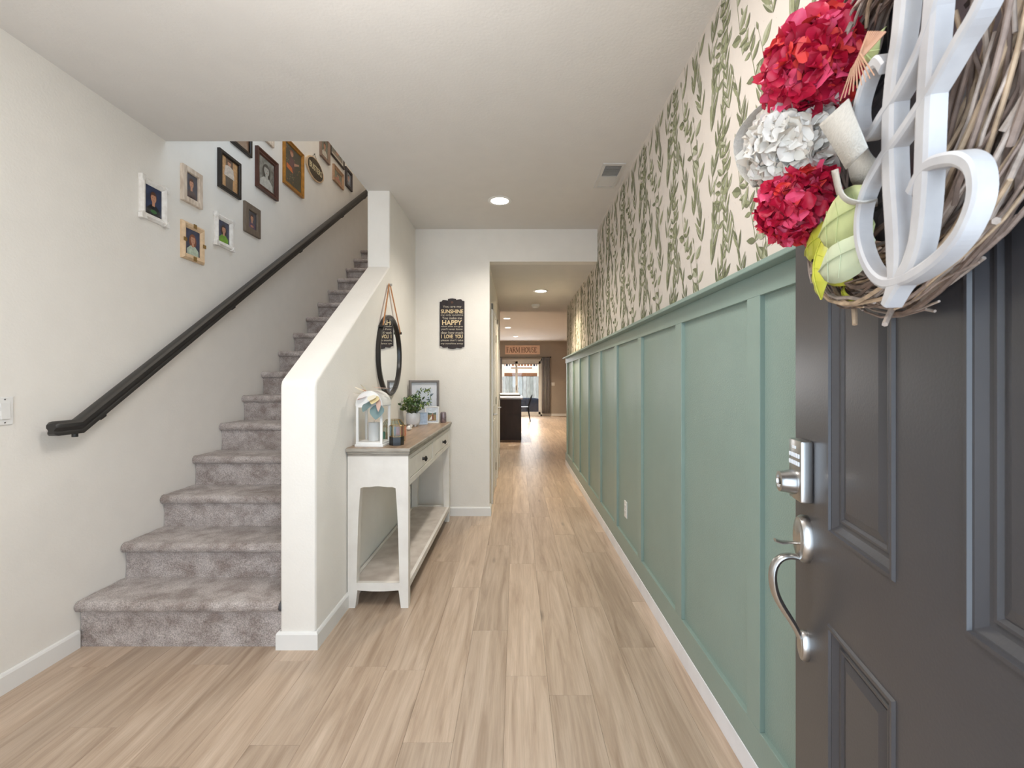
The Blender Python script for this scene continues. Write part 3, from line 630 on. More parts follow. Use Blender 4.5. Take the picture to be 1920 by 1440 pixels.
for (txt, z, w_, h_, m_, b_) in (('You are my', .395, .178, .026, CRG, .012), ('SUNSHINE', .352, .212, .038, CR, .025), ('my only sunshine', .316, .212, .021, CRG, .014), ('You make me', .288, .19, .025, CRG, .014), ('HAPPY', .245, .19, .047, CR, .025),
                               ('when skies are gray', .208, .212, .018, CRG, .014), ("you'll never know", .181, .205, .021, CRG, .014), ('dear how much', .15, .21, .024, CRG, .014), ('I  LOVE  YOU', .113, .205, .036, CR, .025), ("please don't take", .075, .212, .023, CRG, .014), ('my sunshine away', .044, .212, .021, CRG, .014)):
    link('lettering', text_mesh(txt, w_, h_, m_, .0008, b_), t, loc=(0, -.0118, z))
sp = MB()
for k_ in range(5): sp.tube([(.012*math.cos(a)*(1-k_*.15), -.0118, .438+.009*math.sin(a)*(1-k_*.15)) for a in [2*PI*i/14 for i in range(15)]], .0008, SE, 4)
sp.build('carved_swirl', t)
MB().tube([(-.004, -.004, .468), (0, -.004, .482), (.004, -.004, .468)], .0015, CHROME, 6).build('hanger', t)
# ------------------------------------------------------------------ round mirror with leather strap
t = thing('round_mirror', 'round black framed mirror hung by a tan leather strap over the console', 'mirror', (-.965, 3.425, 1.48), PI/2)
prof = [(.275, 0), (.275, .022), (.282, .030), (.296, .030), (.302, .024), (.302, 0)]
mb = MB(); mb.lathe(prof, mat('mirror_frame_black', (40, 36, 34), .3, var=.1), (0, 0, 0), 72, RX)
mb.f = [f_ for f_ in mb.f if len(f_) == 4]; mb.m = mb.m[:len(mb.f)]
mb.build('frame', t, smooth=True)
MB().lathe([(.279, .007), (.279, .012)], mat('mirror_silver', (236, 238, 238), .0, 1, var=0), (0, 0, 0), 72, RX).build('mirror_glass', t)
LE = mat('tan_leather', (178, 118, 66), .5, var=.15, vscale=30)
for s_ in (-1, 1):
    a = Vector((s_*.012, -.014, .535)); b = Vector((s_*.24, -.034, .19)); d = (b-a).normalized(); q = Vector((d.z, 0, -d.x))*.011
    v = [a-q, a+q, b+q, b-q]; v2 = [p+Vector((0, .003, 0)) for p in v]
    MB().add([tuple(p) for p in v+v2], [(0, 1, 2, 3), (7, 6, 5, 4), (0, 4, 5, 1), (1, 5, 6, 2), (2, 6, 7, 3), (3, 7, 4, 0)], LE).build('strap', t)
    MB().tube([(s_*.24, -.004, .192), (s_*.24, -.042, .192)], .01, BLACK, 12).build('strap_stud', t, smooth=True)
MB().tube([(0, 0, .53), (0, -.03, .532)], .009, NICKEL, 12).build('peg', t, smooth=True)
# ================================================================== CONSOLE TABLE
CX, CY0, CY1, TZ = -.785, 2.583, 4.21, .91
ct = thing('console_table', 'long white distressed console table with greyed wood top against the half wall', 'console table', (CX, (CY0+CY1)/2, 0))
CW = mat('chalk_white_paint', (232, 227, 219), .6, rgb2=(224, 218, 210), vscale=9, bump=.15, bscale=50)
TOPW = mat('weathered_table_wood', (172, 146, 120), .32, rgb2=(140, 116, 94), vscale=5, stretch=(8, .8, 8), bump=.1, bscale=20)
TOPE = mat('greyed_wood_edge', (176, 168, 156), .5, rgb2=(150, 142, 130), vscale=12, stretch=(1, 1, 6))
hw = .172; hl = (CY1-CY0)/2
top = MB(); top.box((-hw-.006, -hl-.02, TZ-.022), (hw+.014, hl+.02, TZ-.0012), TOPE, bev=.004)
top.box((-hw-.002, -hl-.015, TZ-.003), (hw+.009, hl+.015, TZ), TOPW)
top.build('table_top', ct)
MB().box((-hw, -hl-.012, TZ-.036), (hw+.01, hl+.012, TZ-.022), TOPE, bev=.005).box((-hw, -hl-.004, TZ-.048), (hw+.004, hl+.004, TZ-.036), TOPE, bev=.004).build('cornice', ct)
zA, zT = .68, TZ-.048
def leg(sx, sy):
    mb = MB(); L_ = []
    # leg with the inner edge tapering, 4 corner sections
    xo = sx*hw; yo = sy*hl
    for z, t_ in ((0, .042), (.02, .045), (.1, .055), (.142, .05), (.45, .058), (.55, .063), (zA, .072)):
        xi = xo-sx*t_; yi = yo-sy*.05
        L_.append([(xo, yo, z), (xi, yo, z), (xi, yi, z), (xo, yi, z)])
    k = 0
    for i, q in enumerate(L_):
        mb.v += q
    mi = mb.mi(CW)
    for i in range(len(L_)-1):
        for j in range(4): mb.f.append((i*4+j, i*4+(j+1) % 4, i*4+4+(j+1) % 4, i*4+4+j)); mb.m.append(mi)
    mb.f.append((0, 1, 2, 3)); mb.m.append(mi); mb.f.append((24, 25, 26, 27)); mb.m.append(mi)
    return mb
for sx in (-1, 1):
    for sy in (-1, 1): leg(sx, sy).build('leg', ct)
for sy in (-1, 1):   # end aprons with a shallow bracket curve
    pts = [(-hw, zA), (-hw+.072, zA)]+[(-hw+.072+(2*hw-.144)*i/12, zA+.012*(math.sin(PI*i/12)**.35)-.004*math.sin(2*PI*i/12)**2) for i in range(1, 12)]+[(hw-.072, zA), (hw, zA), (hw, zT), (-hw, zT)]
    a, b = sorted((sy*hl, sy*(hl-.03)))
    MB().prism(pts, a, b, CW).build('end_apron', ct)
    pts = [(-hw+.04, .142), (hw-.04, .142), (hw-.04, .1)]+[(hw-.055-(2*hw-.11)*i/10, .1-.006*math.sin(PI*i/10)) for i in range(11)]+[(-hw+.04, .1)]
    MB().prism(pts, a+.0012, b-.0012, CW).build('lower_rail', ct)
for s_ in (-1, 1):
    x0, x1 = sorted((s_*hw, s_*(hw-.022)))
    if s_ < 0: MB().box((x0, -hl+.03, zA+.01), (x1, hl-.03, zT), CW).build('back_apron', ct)
    else:
        MB().box((x0, -hl+.03, zA+.01), (x1, hl-.03, .723), CW).box((x0, -hl+.03, .841), (x1, hl-.03, zT), CW).box((x0, -.048+.0, .723), (x1, .048, .841), CW).box((x0, -hl+.03, .723), (x1, -hl+.05, .841), CW).box((x0, hl-.05, .723), (x1, hl-.03, .841), CW).build('front_apron', ct)
    MB().box((x0+.0012, -hl+.04, .1), (x1-.0012, hl-.04, .138), CW).build('long_rail', ct)
MB().box((-hw+.022, -hl+.03, .118), (hw-.022, hl-.03, .136), mat('whitewashed_shelf', (214, 205, 196), .5, rgb2=(190, 178, 168), vscale=8)).build('lower_shelf', ct)
KN = mat('black_knob', (38, 34, 32), .3)
for (y0, y1) in ((-hl+.053, -.051), (.051, hl-.053)):
    d = MB().box((hw-.3, y0, .727), (hw-.002, y1, .838), CW, bev=.003).build('drawer', ct)
    MB().lathe([(.013, 0), (.009, .006), (.009, .012), (.018, .018), (.019, .024), (.013, .029), (.006, .0295), (.005, .032), (0, .032)], KN, (hw-.002, (y0+y1)/2, .779), 18, Matrix.Rotation(PI/2, 3, 'Y')).build('knob', d, smooth=True)
# ------------------------------------------------------------------ things on the console
def leaf_mesh(L_, Wd, m, curl=.15, nn=6, cup=.12):
    mb = MB(); pr = [0, .62, .95, 1, .82, .48, 0]
    for i in range(nn+1):
        t_ = i/nn; w_ = Wd/2*pr[i]; z = curl*L_*math.sin(t_*PI*.5)*t_
        mb.v += [(-w_, L_*t_, z+cup*w_), (0, L_*t_, z), (w_, L_*t_, z+cup*w_)]
    mi = mb.mi(m)
    for i in range(nn):
        for j in range(2): mb.f.append((i*3+j, i*3+j+1, i*3+4+j, i*3+3+j)); mb.m.append(mi)
    return mb.mesh('leaf', True)
# lantern
t = thing('lantern', 'white arched lantern with glass sides and dried flowers on top, nearest console end', 'lantern', (-.842, 2.69, TZ), math.radians(-4))
LW = mat('lantern_white', (238, 236, 232), .4)
MB().box((-.084, -.078, 0), (.084, .078, .014), LW, bev=.002).box((-.079, -.073, .014), (.079, .073, .026), LW, bev=.002).build('base', t)
for sx in (-1, 1):
    for sy in (-1, 1): MB().box((sx*.078, sy*.072, .026), (sx*.064, sy*.058, .236), LW, bev=.001).build('post', t)
arch = [(-.078, .226)]+[(-.078*math.cos(PI*i/18), .238+.082*math.sin(PI*i/18)) for i in range(19)]+[(.078, .226)]
for sy in (-1, 1):
    a, b = sorted((sy*.072, sy*.066)); MB().prism(arch, a, b, LW).build('arch_panel', t)
rf = MB(); nn = 18
for i in range(nn+1):
    a = PI*i/nn; x = -.08*math.cos(a); z = .238+.084*math.sin(a)
    rf.v += [(x, -.074, z), (x, .074, z), (x*.97, -.074, z-.003), (x*.97, .074, z-.003)]
for i in range(nn):
    k = i*4
    for q in ((k, k+4, k+5, k+1), (k+2, k+3, k+7, k+6), (k, k+2, k+6, k+4), (k+1, k+5, k+7, k+3)): rf.f.append(q); rf.m.append(rf.mi(LW))
rf.build('roof', t, smooth=True)
for sy in (-1, 1): MB().box((-.064, sy*.066, .026), (.064, sy*.065, .226), glass('lantern_glass')).build('pane', t)
for sx in (-1, 1): MB().box((sx*.071, -.058, .026), (sx*.070, .058, .226), glass('lantern_glass')).build('pane', t)
for i_, (mt, a0, ln, wd, px_, py_, pz_, rz_, tl) in enumerate((('eucalyptus_blue', (118, 140, 140), .06, .05, .01, -.07, .27, 150, -60), ('eucalyptus_blue', 0, .07, .055, .055, -.075, .25, 185, -70), ('rust_leaf', (168, 92, 64), .05, .03, -.01, -.06, .295, 120, -30),
        ('rust_leaf', 0, .045, .025, -.015, -.05, .31, 60, 10), ('eucalyptus_blue', 0, .07, .03, .05, -.03, .325, -75, 5), ('cream_petal', (232, 224, 204), .06, .028, -.02, -.05, .31, 85, 15), ('cream_petal', 0, .06, .02, -.02, -.05, .305, 100, -5), ('pink_ribbon', (204, 172, 158), .09, .04, .0, -.03, .345, -85, -15), ('pink_ribbon', 0, .07, .018, .055, -.07, .285, 200, -60), ('cream_petal', 0, .04, .03, -.02, -.055, .318, 130, 40), ('cream_petal', 0, .045, .035, .03, -.07, .3, 170, -40), ('pale_yellow_petal', (222, 204, 156), .05, .04, .045, -.07, .295, 170, -50))):
    if a0: mat(mt, a0, .6)
    link('sprig_leaf', leaf_mesh(ln*1.45, wd*1.5, MATS[mt]), t, loc=(px_, py_, pz_), rot=(math.radians(tl), 0, math.radians(rz_)))
# candle in lantern
cd = thing('pillar_candle', 'pale grey pillar candle standing inside the white lantern', 'candle', (-.84, 2.69, TZ+.0265))
MB().lathe([(.032, 0), (.033, .004), (.033, .105), (.030, .109), (.012, .106), (0, .105)], mat('grey_wax', (212, 212, 210), .5), n=28).build('wax', cd, smooth=True)
MB().tube([(0, 0, .104), (.001, 0, .118)], .0012, BLACK, 6).build('wick', cd)
# teal jar seen through the lantern
tj = thing('small_jar', 'small teal jar with white base seen behind the lantern', 'jar', (-.828, 2.82, TZ))
MB().lathe([(.013, .014), (.017, .018), (.017, .06), (.012, .066), (0, .066)], mat('teal_glass', (20, 140, 130), .25, var=.2), n=20).build('jar_body', tj, smooth=True)
MB().lathe([(.016, 0), (.016, .0139), (0, .0139)], LW, n=20).build('jar_base', tj, smooth=True)
# hexagonal black candle holder
GE = mat('gold_edge', (170, 136, 84), .35, .8)
def hexring(r, z, n=6, ph=0): return [(r*math.cos(2*PI*i/n+ph), r*math.sin(2*PI*i/n+ph), z) for i in range(n)]
def geo_glass(t, rings, n, gm, ph=0, skip=()):
    e = MB(); vs_ = [hexring(r, z, n, ph) for r, z in rings]
    for k, ring in enumerate(vs_):
        for i in range(n): e.tube([ring[i], ring[(i+1) % n]], .0016, GE, 6)
        if k: 
            for i in range(n): e.tube([vs_[k-1][i], ring[i]], .0016, GE, 6)
    e.build('metal_edges', t)
    for k in range(1, len(vs_)):
        for i in range(n): MB().add([vs_[k-1][i], vs_[k-1][(i+1) % n], vs_[k][(i+1) % n], vs_[k][i]], [(0, 1, 2, 3)], gm).build('pane', t)
t = thing('candle_holder', 'small black based hexagonal glass candle holder in front of the gold one', 'candle holder', (-.71, 2.70, TZ), .3)
MB().add(hexring(.042, 0)+hexring(.042, .05), [tuple(range(6)), tuple(range(6, 12))]+[(i, (i+1) % 6, 6+(i+1) % 6, 6+i) for i in range(6)], mat('black_ceramic', (24, 23, 24), .3)).build('base', t)
BG = glass('blue_grey_glass', (.72, .8, .86))
geo_glass(t, [(.042, .0515), (.042, .115)], 6, BG)
t = thing('glass_terrarium', 'gold edged faceted glass terrarium box with slanted top behind the black holder', 'terrarium', (-.775, 2.87, TZ), .1)
GG = glass('green_grey_glass', (.78, .84, .8))
geo_glass(t, [(.072, .002), (.075, .095), (.045, .135)], 8, GG)
MB().add(hexring(.07, .001, 8)+hexring(.07, .004, 8), [tuple(range(8)), tuple(range(8, 16))]+[(i, (i+1) % 8, 8+(i+1) % 8, 8+i) for i in range(8)], mat('terrarium_floor', (120, 130, 112), .5)).build('base', t)
for i in range(7):
    a = i*2.4; MB().lathe([(.0, 0), (.012, .006), (.014, .014), (.008, .022), (0, .024)], mat('sea_glass', (96, 130, 120), .3, var=.3, vscale=90), (.036*math.cos(a)*(i % 3)/2, .036*math.sin(a)*(i % 3)/2, .004), 8).build('pebble', t, smooth=True)
# lit candle
t = thing('jar_candle', 'glowing peach jar candle beside the glass terrarium', 'candle', (-.79, 3.12, TZ))
MB().lathe([(.03, 0), (.034, .006), (.034, .07), (.031, .072), (.031, .05), (0, .05)], mat('peach_wax_glass', (232, 130, 104), .3, emit=.25), n=24).build('jar_body', t, smooth=True)
MB().lathe([(.0, .052), (.004, .056), (.005, .062), (.002, .072), (0, .078)], mat('flame', (255, 214, 150), .5, emit=14), n=10).build('flame', t, smooth=True)
MB().lathe([(.034, .0705), (.034, .088), (.0325, .088), (.0325, .0725)], glass('lantern_glass'), n=24).build('glass_rim', t, smooth=True)
# trinket
t = thing('ceramic_trinket', 'tiny white ceramic bird with dark eye beside the plant pot', 'ornament', (-.82, 3.48, TZ))
MB().lathe([(.0, 0), (.012, .002), (.022, .012), (.022, .022), (.014, .034), (.0, .038)], LW, n=16).build('body', t, smooth=True)
MB().lathe([(0, -.011), (.008, -.008), (.011, 0), (.008, .008), (0, .011)], LW, (.018, -.004, .036), 12).build('head', t, smooth=True)
MB().lathe([(0, -.002), (.002, 0), (0, .002)], BLACK, (.022, -.0145, .038), 6).build('eye', t)
# potted plant
t = thing('potted_plant', 'bushy green plant in a small white footed pot with scalloped rim', 'plant', (-.862, 3.8, TZ))
POT = mat('pot_white', (226, 228, 234), .35)
pm_ = MB(); nn = 36
pr = [(.035, .014), (.05, .018), (.056, .03), (.058, .07), (.056, .1), (.052, .108), (.05, .1), (.049, .09)]
for r, z in pr:
    for j in range(nn):
        a = 2*PI*j/nn; zz = z+(.008*abs(math.sin(a*4)) if z > .095 else 0); pm_.v.append((r*math.cos(a), r*math.sin(a), zz))
for i in range(len(pr)-1):
    for j in range(nn): pm_.f.append((i*nn+j, i*nn+(j+1) % nn, (i+1)*nn+(j+1) % nn, (i+1)*nn+j)); pm_.m.append(pm_.mi(POT))
pm_.f.append(tuple(range(nn))); pm_.m.append(0); pm_.build('pot', t, smooth=True)
MB().lathe([(.049, .088), (.03, .092), (0, .093)], mat('potting_soil', (60, 48, 36), .9), n=24).build('soil', t)
for i in range(4):
    a = PI/4+i*PI/2; MB().lathe([(.006, 0), (.010, .006), (.012, .018)], POT, (.034*math.cos(a), .034*math.sin(a), 0), 12).build('foot', t, smooth=True)
rr = random.Random(11)
LGs = [leaf_mesh(.034, .018, mat('plant_leaf_%d' % i, c, .55, var=.15, vscale=50), .2) for i, c in enumerate(((96, 122, 66), (66, 92, 54), (132, 146, 84), (84, 112, 72)))]
stm = MB(); SG = mat('plant_stem', (88, 100, 54), .6); nl = 0
for i in range(58):
    a = rr.uniform(0, 2*PI); el = rr.uniform(-.05, 1.45); L_ = rr.uniform(.08, .125)
    d = Vector((math.cos(a)*math.cos(el), math.sin(a)*math.cos(el), math.sin(el)))
    b0 = Vector((.02*math.cos(a), .02*math.sin(a), .09)); p1 = b0+Vector((0, 0, .04)); p2 = Vector((0, 0, .135))+d*L_
    p2.x = max(p2.x, -.092)
    P = bez(b0, p1, (p1+p2)/2+Vector((0, 0, .012)), p2, 6); stm.tube(P, .0011, SG, 4)
    for j in range(7):
        if nl >= 295: break
        q = Vector(P[min(6, j)]) if j else Vector(P[6])
        if j in (1, 3): continue
        link('leaf', LGs[rr.randrange(4)], t, loc=q, rot=(rr.uniform(-.3, 1.1), rr.uniform(-.6, .6), rr.uniform(0, 2*PI)), scale=(1, 1, 1)); nl += 1
stm.build('stems', t, smooth=True)
# leaning botanical picture
t = thing('leaning_picture', 'grey framed botanical leaf print leaning in the corner behind the plant', 'picture frame', (-.838, 4.125, TZ), math.radians(40.8))
PG = mat('picture_grey', (128, 122, 120), .5, var=.08)
fw, fh = .30, .385
frame_ring(fw, fh, .02, .022, PG).build('frame', t)
MB().box((-fw/2+.02, -.0045, .02), (fw/2-.02, -.006, fh-.02), mat('white_mount', (226, 228, 236), .7)).build('mount', t)
pr_ = MB(); pr_.add([(-.085, -.0064, .09), (.085, -.0064, .09), (.085, -.0064, .31), (-.085, -.0064, .31)], [(0, 1, 2, 3)], mat('print_paper', (214, 220, 230), .6))
rr = random.Random(5); LB = [mat('print_leaf_a', (66, 84, 56), .6), mat('print_leaf_b', (112, 128, 60), .6), mat('print_leaf_c', (78, 98, 112), .6)]
for i in range(64):
    u = (i/64*4) % 1*2-1; k_ = int(i/16); x, z = [(u, 1), (1, -u), (-u, -1), (-1, u)][k_]
    x = x*.058*rr.uniform(.8, 1.15); z = .232+z*.062*rr.uniform(.8, 1.15); an = rr.uniform(0, 2*PI); d = (math.cos(an), math.sin(an)); L_ = rr.uniform(.022, .036); wv = .0055; yy = -.0068-.00001*i
    pr_.add([(x, yy, z), (x+d[0]*L_/2-d[1]*wv, yy, z+d[1]*L_/2+d[0]*wv), (x+d[0]*L_, yy, z+d[1]*L_), (x+d[0]*L_/2+d[1]*wv, yy, z+d[1]*L_/2-d[0]*wv)], [(0, 1, 2, 3)], LB[rr.randrange(3)])
pr_.build('print', t); MB().box((-fw/2+.02, -.0098, .02), (fw/2-.02, -.0103, fh-.02), glass('picture_glass')).build('glazing', t)
def small_photo(loc, rz, w_, h_, m, label, name):
    t = thing(name, label, 'photo frame', loc, rz)
    f_ = frame_ring(w_, h_, .009, .008, m).build('frame', t, rot=(-.12, 0, 0))
    mb = MB(); y = -.0045; a, b = w_/2-.009, h_-.009
    mb.add([(-a, y, .009), (a, y, .009), (a, y, b), (-a, y, b)], [(0, 1, 2, 3)], mat(name+'_mat', (206, 212, 222) if 'landscape' in name else (180, 198, 222), .6, var=.1, vscale=60))
    if 'landscape' in name:
        a2 = a*.7; z0_, z1_ = .009+h_*.1, b-h_*.12; zm = z0_+(z1_-z0_)*.55
        mb.add([(-a2, y-.0004, z0_), (a2, y-.0004, z0_), (a2, y-.0004, zm), (-a2, y-.0004, zm)], [(0, 1, 2, 3)], C('field', (150, 126, 84)))
        mb.add([(-a2, y-.0004, zm), (a2, y-.0004, zm), (a2, y-.0004, z1_), (-a2, y-.0004, z1_)], [(0, 1, 2, 3)], C('sky', (206, 214, 222)))
        mb.add([(-a2, y-.0006, zm), (a2, y-.0006, zm), (a2, y-.0006, zm+.02), (0, y-.0006, zm+.012), (-a2, y-.0006, zm+.018)], [(0, 1, 2, 3, 4)], C('trees', (92, 108, 96)))
        mb.add([(.0, y-.0008, z0_+.01), (.014, y-.0008, z0_+.008), (.011, y-.0008, z0_+.055), (.004, y-.0008, z0_+.055)], [(0, 1, 2, 3)], C('coat', (120, 60, 44)))
        mb.add([(-.03, y-.001, z0_+.004), (.002, y-.001, z0_+.012), (0, y-.001, z0_+.045)], [(0, 1, 2)], C('dress', (236, 228, 220)))
        ell(mb, .007, z0_+.06, .004, .005, y-.001, SKIN, 8); ell(mb, -.001, z0_+.05, .004, .005, y-.001, SKIN, 8)
    mb.build('photo', t, rot=(-.12, 0, 0))
    MB().prism([(0.001, .0), (.045, .0), (.012, h_*.6)], -.01, .01, m, axis=0).build('easel_back', t)
small_photo((-.752, 4.06, TZ), math.radians(8), .125, .15, LW, 'small white photo frame with a couple in a field before the botanical print', 'landscape_photo')
small_photo((-.812, 3.93, TZ), math.radians(12), .09, .11, mat('pale_blue_frame', (196, 206, 220), .5), 'small pale blue photo half hidden by the plant pot', 'tabletop_photo')
t = thing('tealight_jar', 'small mauve grey mercury glass jar at the far console end', 'jar', (-.662, 4.13, TZ))
MB().lathe([(.022, 0), (.027, .006), (.028, .05), (.026, .085), (.023, .095), (.021, .095), (.023, .08), (.024, .01), (0, .008)], mat('mercury_glass', (150, 134, 138), .25, .4, var=.35, vscale=60), n=24).build('jar_body', t, smooth=True)
# ================================================================== RIGHT WALL OUTLET
t = thing('power_outlet', 'white power outlet low on the green panelled wall', 'outlet', (.773, 3.2, .386), -PI/2)
MB().box((-.036, -.006, -.058), (.036, 0, .058), TRIM, bev=.003).build('plate', t)
for z in (-.02, .02):
    MB().box((-.0165, -.0085, z-.0145), (.0165, -.006, z+.0145), TRIM, bev=.002).box((-.008, -.0088, z-.004), (-.006, -.0084, z+.006), BLACK).box((.006, -.0088, z-.003), (.008, -.0084, z+.006), BLACK).lathe([(.0022, 0), (.0022, .0028)], BLACK, (0, -.006, z-.008), 8, RX).build('socket', t)
MB().lathe([(.003, 0), (.003, .001)], CHROME, (0, -.006, 0), 8, RX).build('screw', t)
# ================================================================== CEILING FIXTURES
def downlight(x, y, z, label, e, pw_):
    t = thing('recessed_light', label, 'ceiling light', (x, y, z), 0, 'recessed ceiling lights')
    MB().lathe([(.095, 0), (.096, -.004), (.085, -.008), (.072, -.006), (.07, -.001)], TRIM, n=36).build('trim_ring', t, smooth=True)
    MB().lathe([(.0705, -.003), (.0705, -.0035)], mat('lit_lens', (255, 250, 240), .5, emit=9), n=36).build('lens', t)
    l = bpy.data.lights.new('lamp', 'SPOT'); l.energy = pw_; l.spot_size = math.radians(140); l.spot_blend = 1; l.shadow_soft_size = .07; l.color = (1, .84, .62)
    if e == 2: l.color = (1, .94, .84)
    q = bpy.data.objects.new('lamp', l); q.parent = t; q.location = (0, 0, -.02); COL.objects.link(q)
downlight(-.133, 3.66, H, 'large recessed light in the entry ceiling before the hall', 2, 75)
downlight(.31, 5.77, HH, 'recessed light in the lowered hall ceiling near the smoke detector', 1, 110)
downlight(-.22, 10.57, H, 'nearest of the three recessed lights over the kitchen island', 1, 330)
downlight(-.23, 12.4, H, 'middle one of the three recessed lights beyond the hall', 1, 320)
downlight(-.02, 14.9, H, 'farthest recessed light just before the farmhouse sign', 1, 340)
t = thing('smoke_detector', 'round white smoke detector on the hall ceiling', 'smoke detector', (.29, 6.81, HH))
MB().lathe([(.062, 0), (.064, -.008), (.064, -.02)], TRIM, n=32).build('base', t, smooth=True)
MB().lathe([(.058, -.0201), (.055, -.034), (.04, -.044), (.0, -.046)], TRIM, n=32).build('cover', t, smooth=True)
t = thing('ceiling_vent', 'white louvred air vent in the ceiling beside the wallpapered wall', 'vent', (.655, 3.22, H))
VM = mat('vent_white', (206, 203, 198), .5)
fr_ = MB()
for a, b in (((-.075, -.19), (-.055, .19)), ((.055, -.19), (.075, .19)), ((-.055, -.19), (.055, -.165)), ((-.055, .165), (.055, .19)), ((-.055, -.006), (.055, .006))): fr_.box((a[0], a[1], -.008), (b[0], b[1], 0), VM)
fr_.build('vent_frame', t)
MB().box((-.055, -.165, -.001), (.055, .165, 0), mat('vent_dark', (70, 68, 66), .8)).build('vent_throat', t)
for i in range(10):
    for (y0, tl) in ((-.155, .75), (.016, -.75)):
        y = y0+i*.0148
        MB().box((-.055, -.008, -.0006), (.055, .008, .0006), VM).build('slat', t, loc=(0, y, -.006), rot=(tl if tl > 0 else -.12, 0, 0))
# ================================================================== KITCHEN / DINING END
t = thing('kitchen_island', 'dark brown kitchen island with pale stone counter at the end of the hall', 'kitchen island', (-.72, 10.45, 0))
IS = mat('espresso_cabinet', (72, 58, 52), .45, var=.1, vscale=10, stretch=(1, 1, .3))
MB().box((-.83, -.55, .0), (.83, .55, .89), IS, bev=.003).build('cabinet_body', t)
MB().box((-.86, -.58, .89), (.86, .58, .93), mat('pale_stone', (206, 198, 190), .15, var=.1, vscale=40), bev=.004).build('countertop', t)
MB().box((-.83, -.556, 0), (.83, -.55, .56), IS, bev=.001).build('end_panel', t); MB().box((-.83, -.556, .566), (.83, -.55, .885), IS, bev=.001).build('end_panel', t)
MB().box((-.5, .35, .93), (.82, .5, .96), BLACK, bev=.003).build('counter_rail', t)
# dining table and chair
t = thing('dining_table', 'tall white topped dining table behind the kitchen island', 'table', (-.8, 13.6, 0))
MB().box((-.9, -.55, .875), (.88, .55, .91), TRIM, bev=.004).build('table_top', t)
MB().box((-.84, -.5, .84), (.84, .5, .875), BLACK).build('apron', t)
for sx in (-1, 1):
    for sy in (-1, 1): MB().box((sx*.83, sy*.48, 0), (sx*.76, sy*.41, .84), BLACK).build('leg', t)
t = thing('metal_chair', 'dark metal cafe chair with curved hoop back before the patio door', 'chair', (.23, 14.6, 0))
CM = mat('gunmetal', (34, 34, 36), .35, .6)
MB().box((-.17, -.18, .44), (.17, .18, .458), CM, bev=.006).build('seat', t)
for sx in (-1, 1):
    for sy in (-1, 1): MB().tube([(sx*.15, sy*.16, .445), (sx*.165, sy*.17, .3), (sx*.215, sy*.2, 0)], [.03, .022, .012], CM, 6).build('leg', t, smooth=True)
MB().tube(bez((.16, -.16, .455), (.20, -.17, .68), (.27, -.15, .84), (.275, 0, .845))+bez((.275, 0, .845), (.27, .15, .84), (.20, .17, .68), (.16, .16, .455))[1:], .011, CM, 8).build('back_hoop', t, smooth=True)
MB().tube([(.16, 0, .455), (.22, 0, .65), (.275, 0, .84)], .018, CM, 6, flat=.3).build('back_splat', t)
# farmhouse sign
t = thing('farmhouse_sign', 'peach board sign with brown serif lettering above the patio door', 'sign', (.23, 16.7, 2.26))
MB().box((-.64, -.02, 0), (.64, 0, .33), mat('sign_peach', (240, 206, 182), .7, var=.06), bev=.003).build('board', t)
SER = mat('sign_brown', (120, 80, 58), .7); lt = MB(); yF = -.0212
def bar(a, b, w_):
    a = Vector(a); b = Vector(b); d = (b-a).normalized(); q = Vector((-d.y, d.x))*w_/2
    p = [a-q, a+q, b+q, b-q]; lt.add([(v.x, yF, v.y) for v in p]+[(v.x, yF+.002, v.y) for v in p], [(0, 1, 2, 3), (7, 6, 5, 4), (0, 4, 5, 1), (1, 5, 6, 2), (2, 6, 7, 3), (3, 7, 4, 0)], SER)
T, t2 = .026, .011
def srf(x, z, w_=.05): bar((x-w_/2, z), (x+w_/2, z), t2)
def arc(cx_, cz, rx, rz, a0, a1, w_, n=10):
    P = [(cx_+rx*math.cos(math.radians(a0+(a1-a0)*i/n)), cz+rz*math.sin(math.radians(a0+(a1-a0)*i/n))) for i in range(n+1)]
    for i in range(n): bar(P[i], P[i+1], w_)
z0, z1, zm = .075, .255, .165
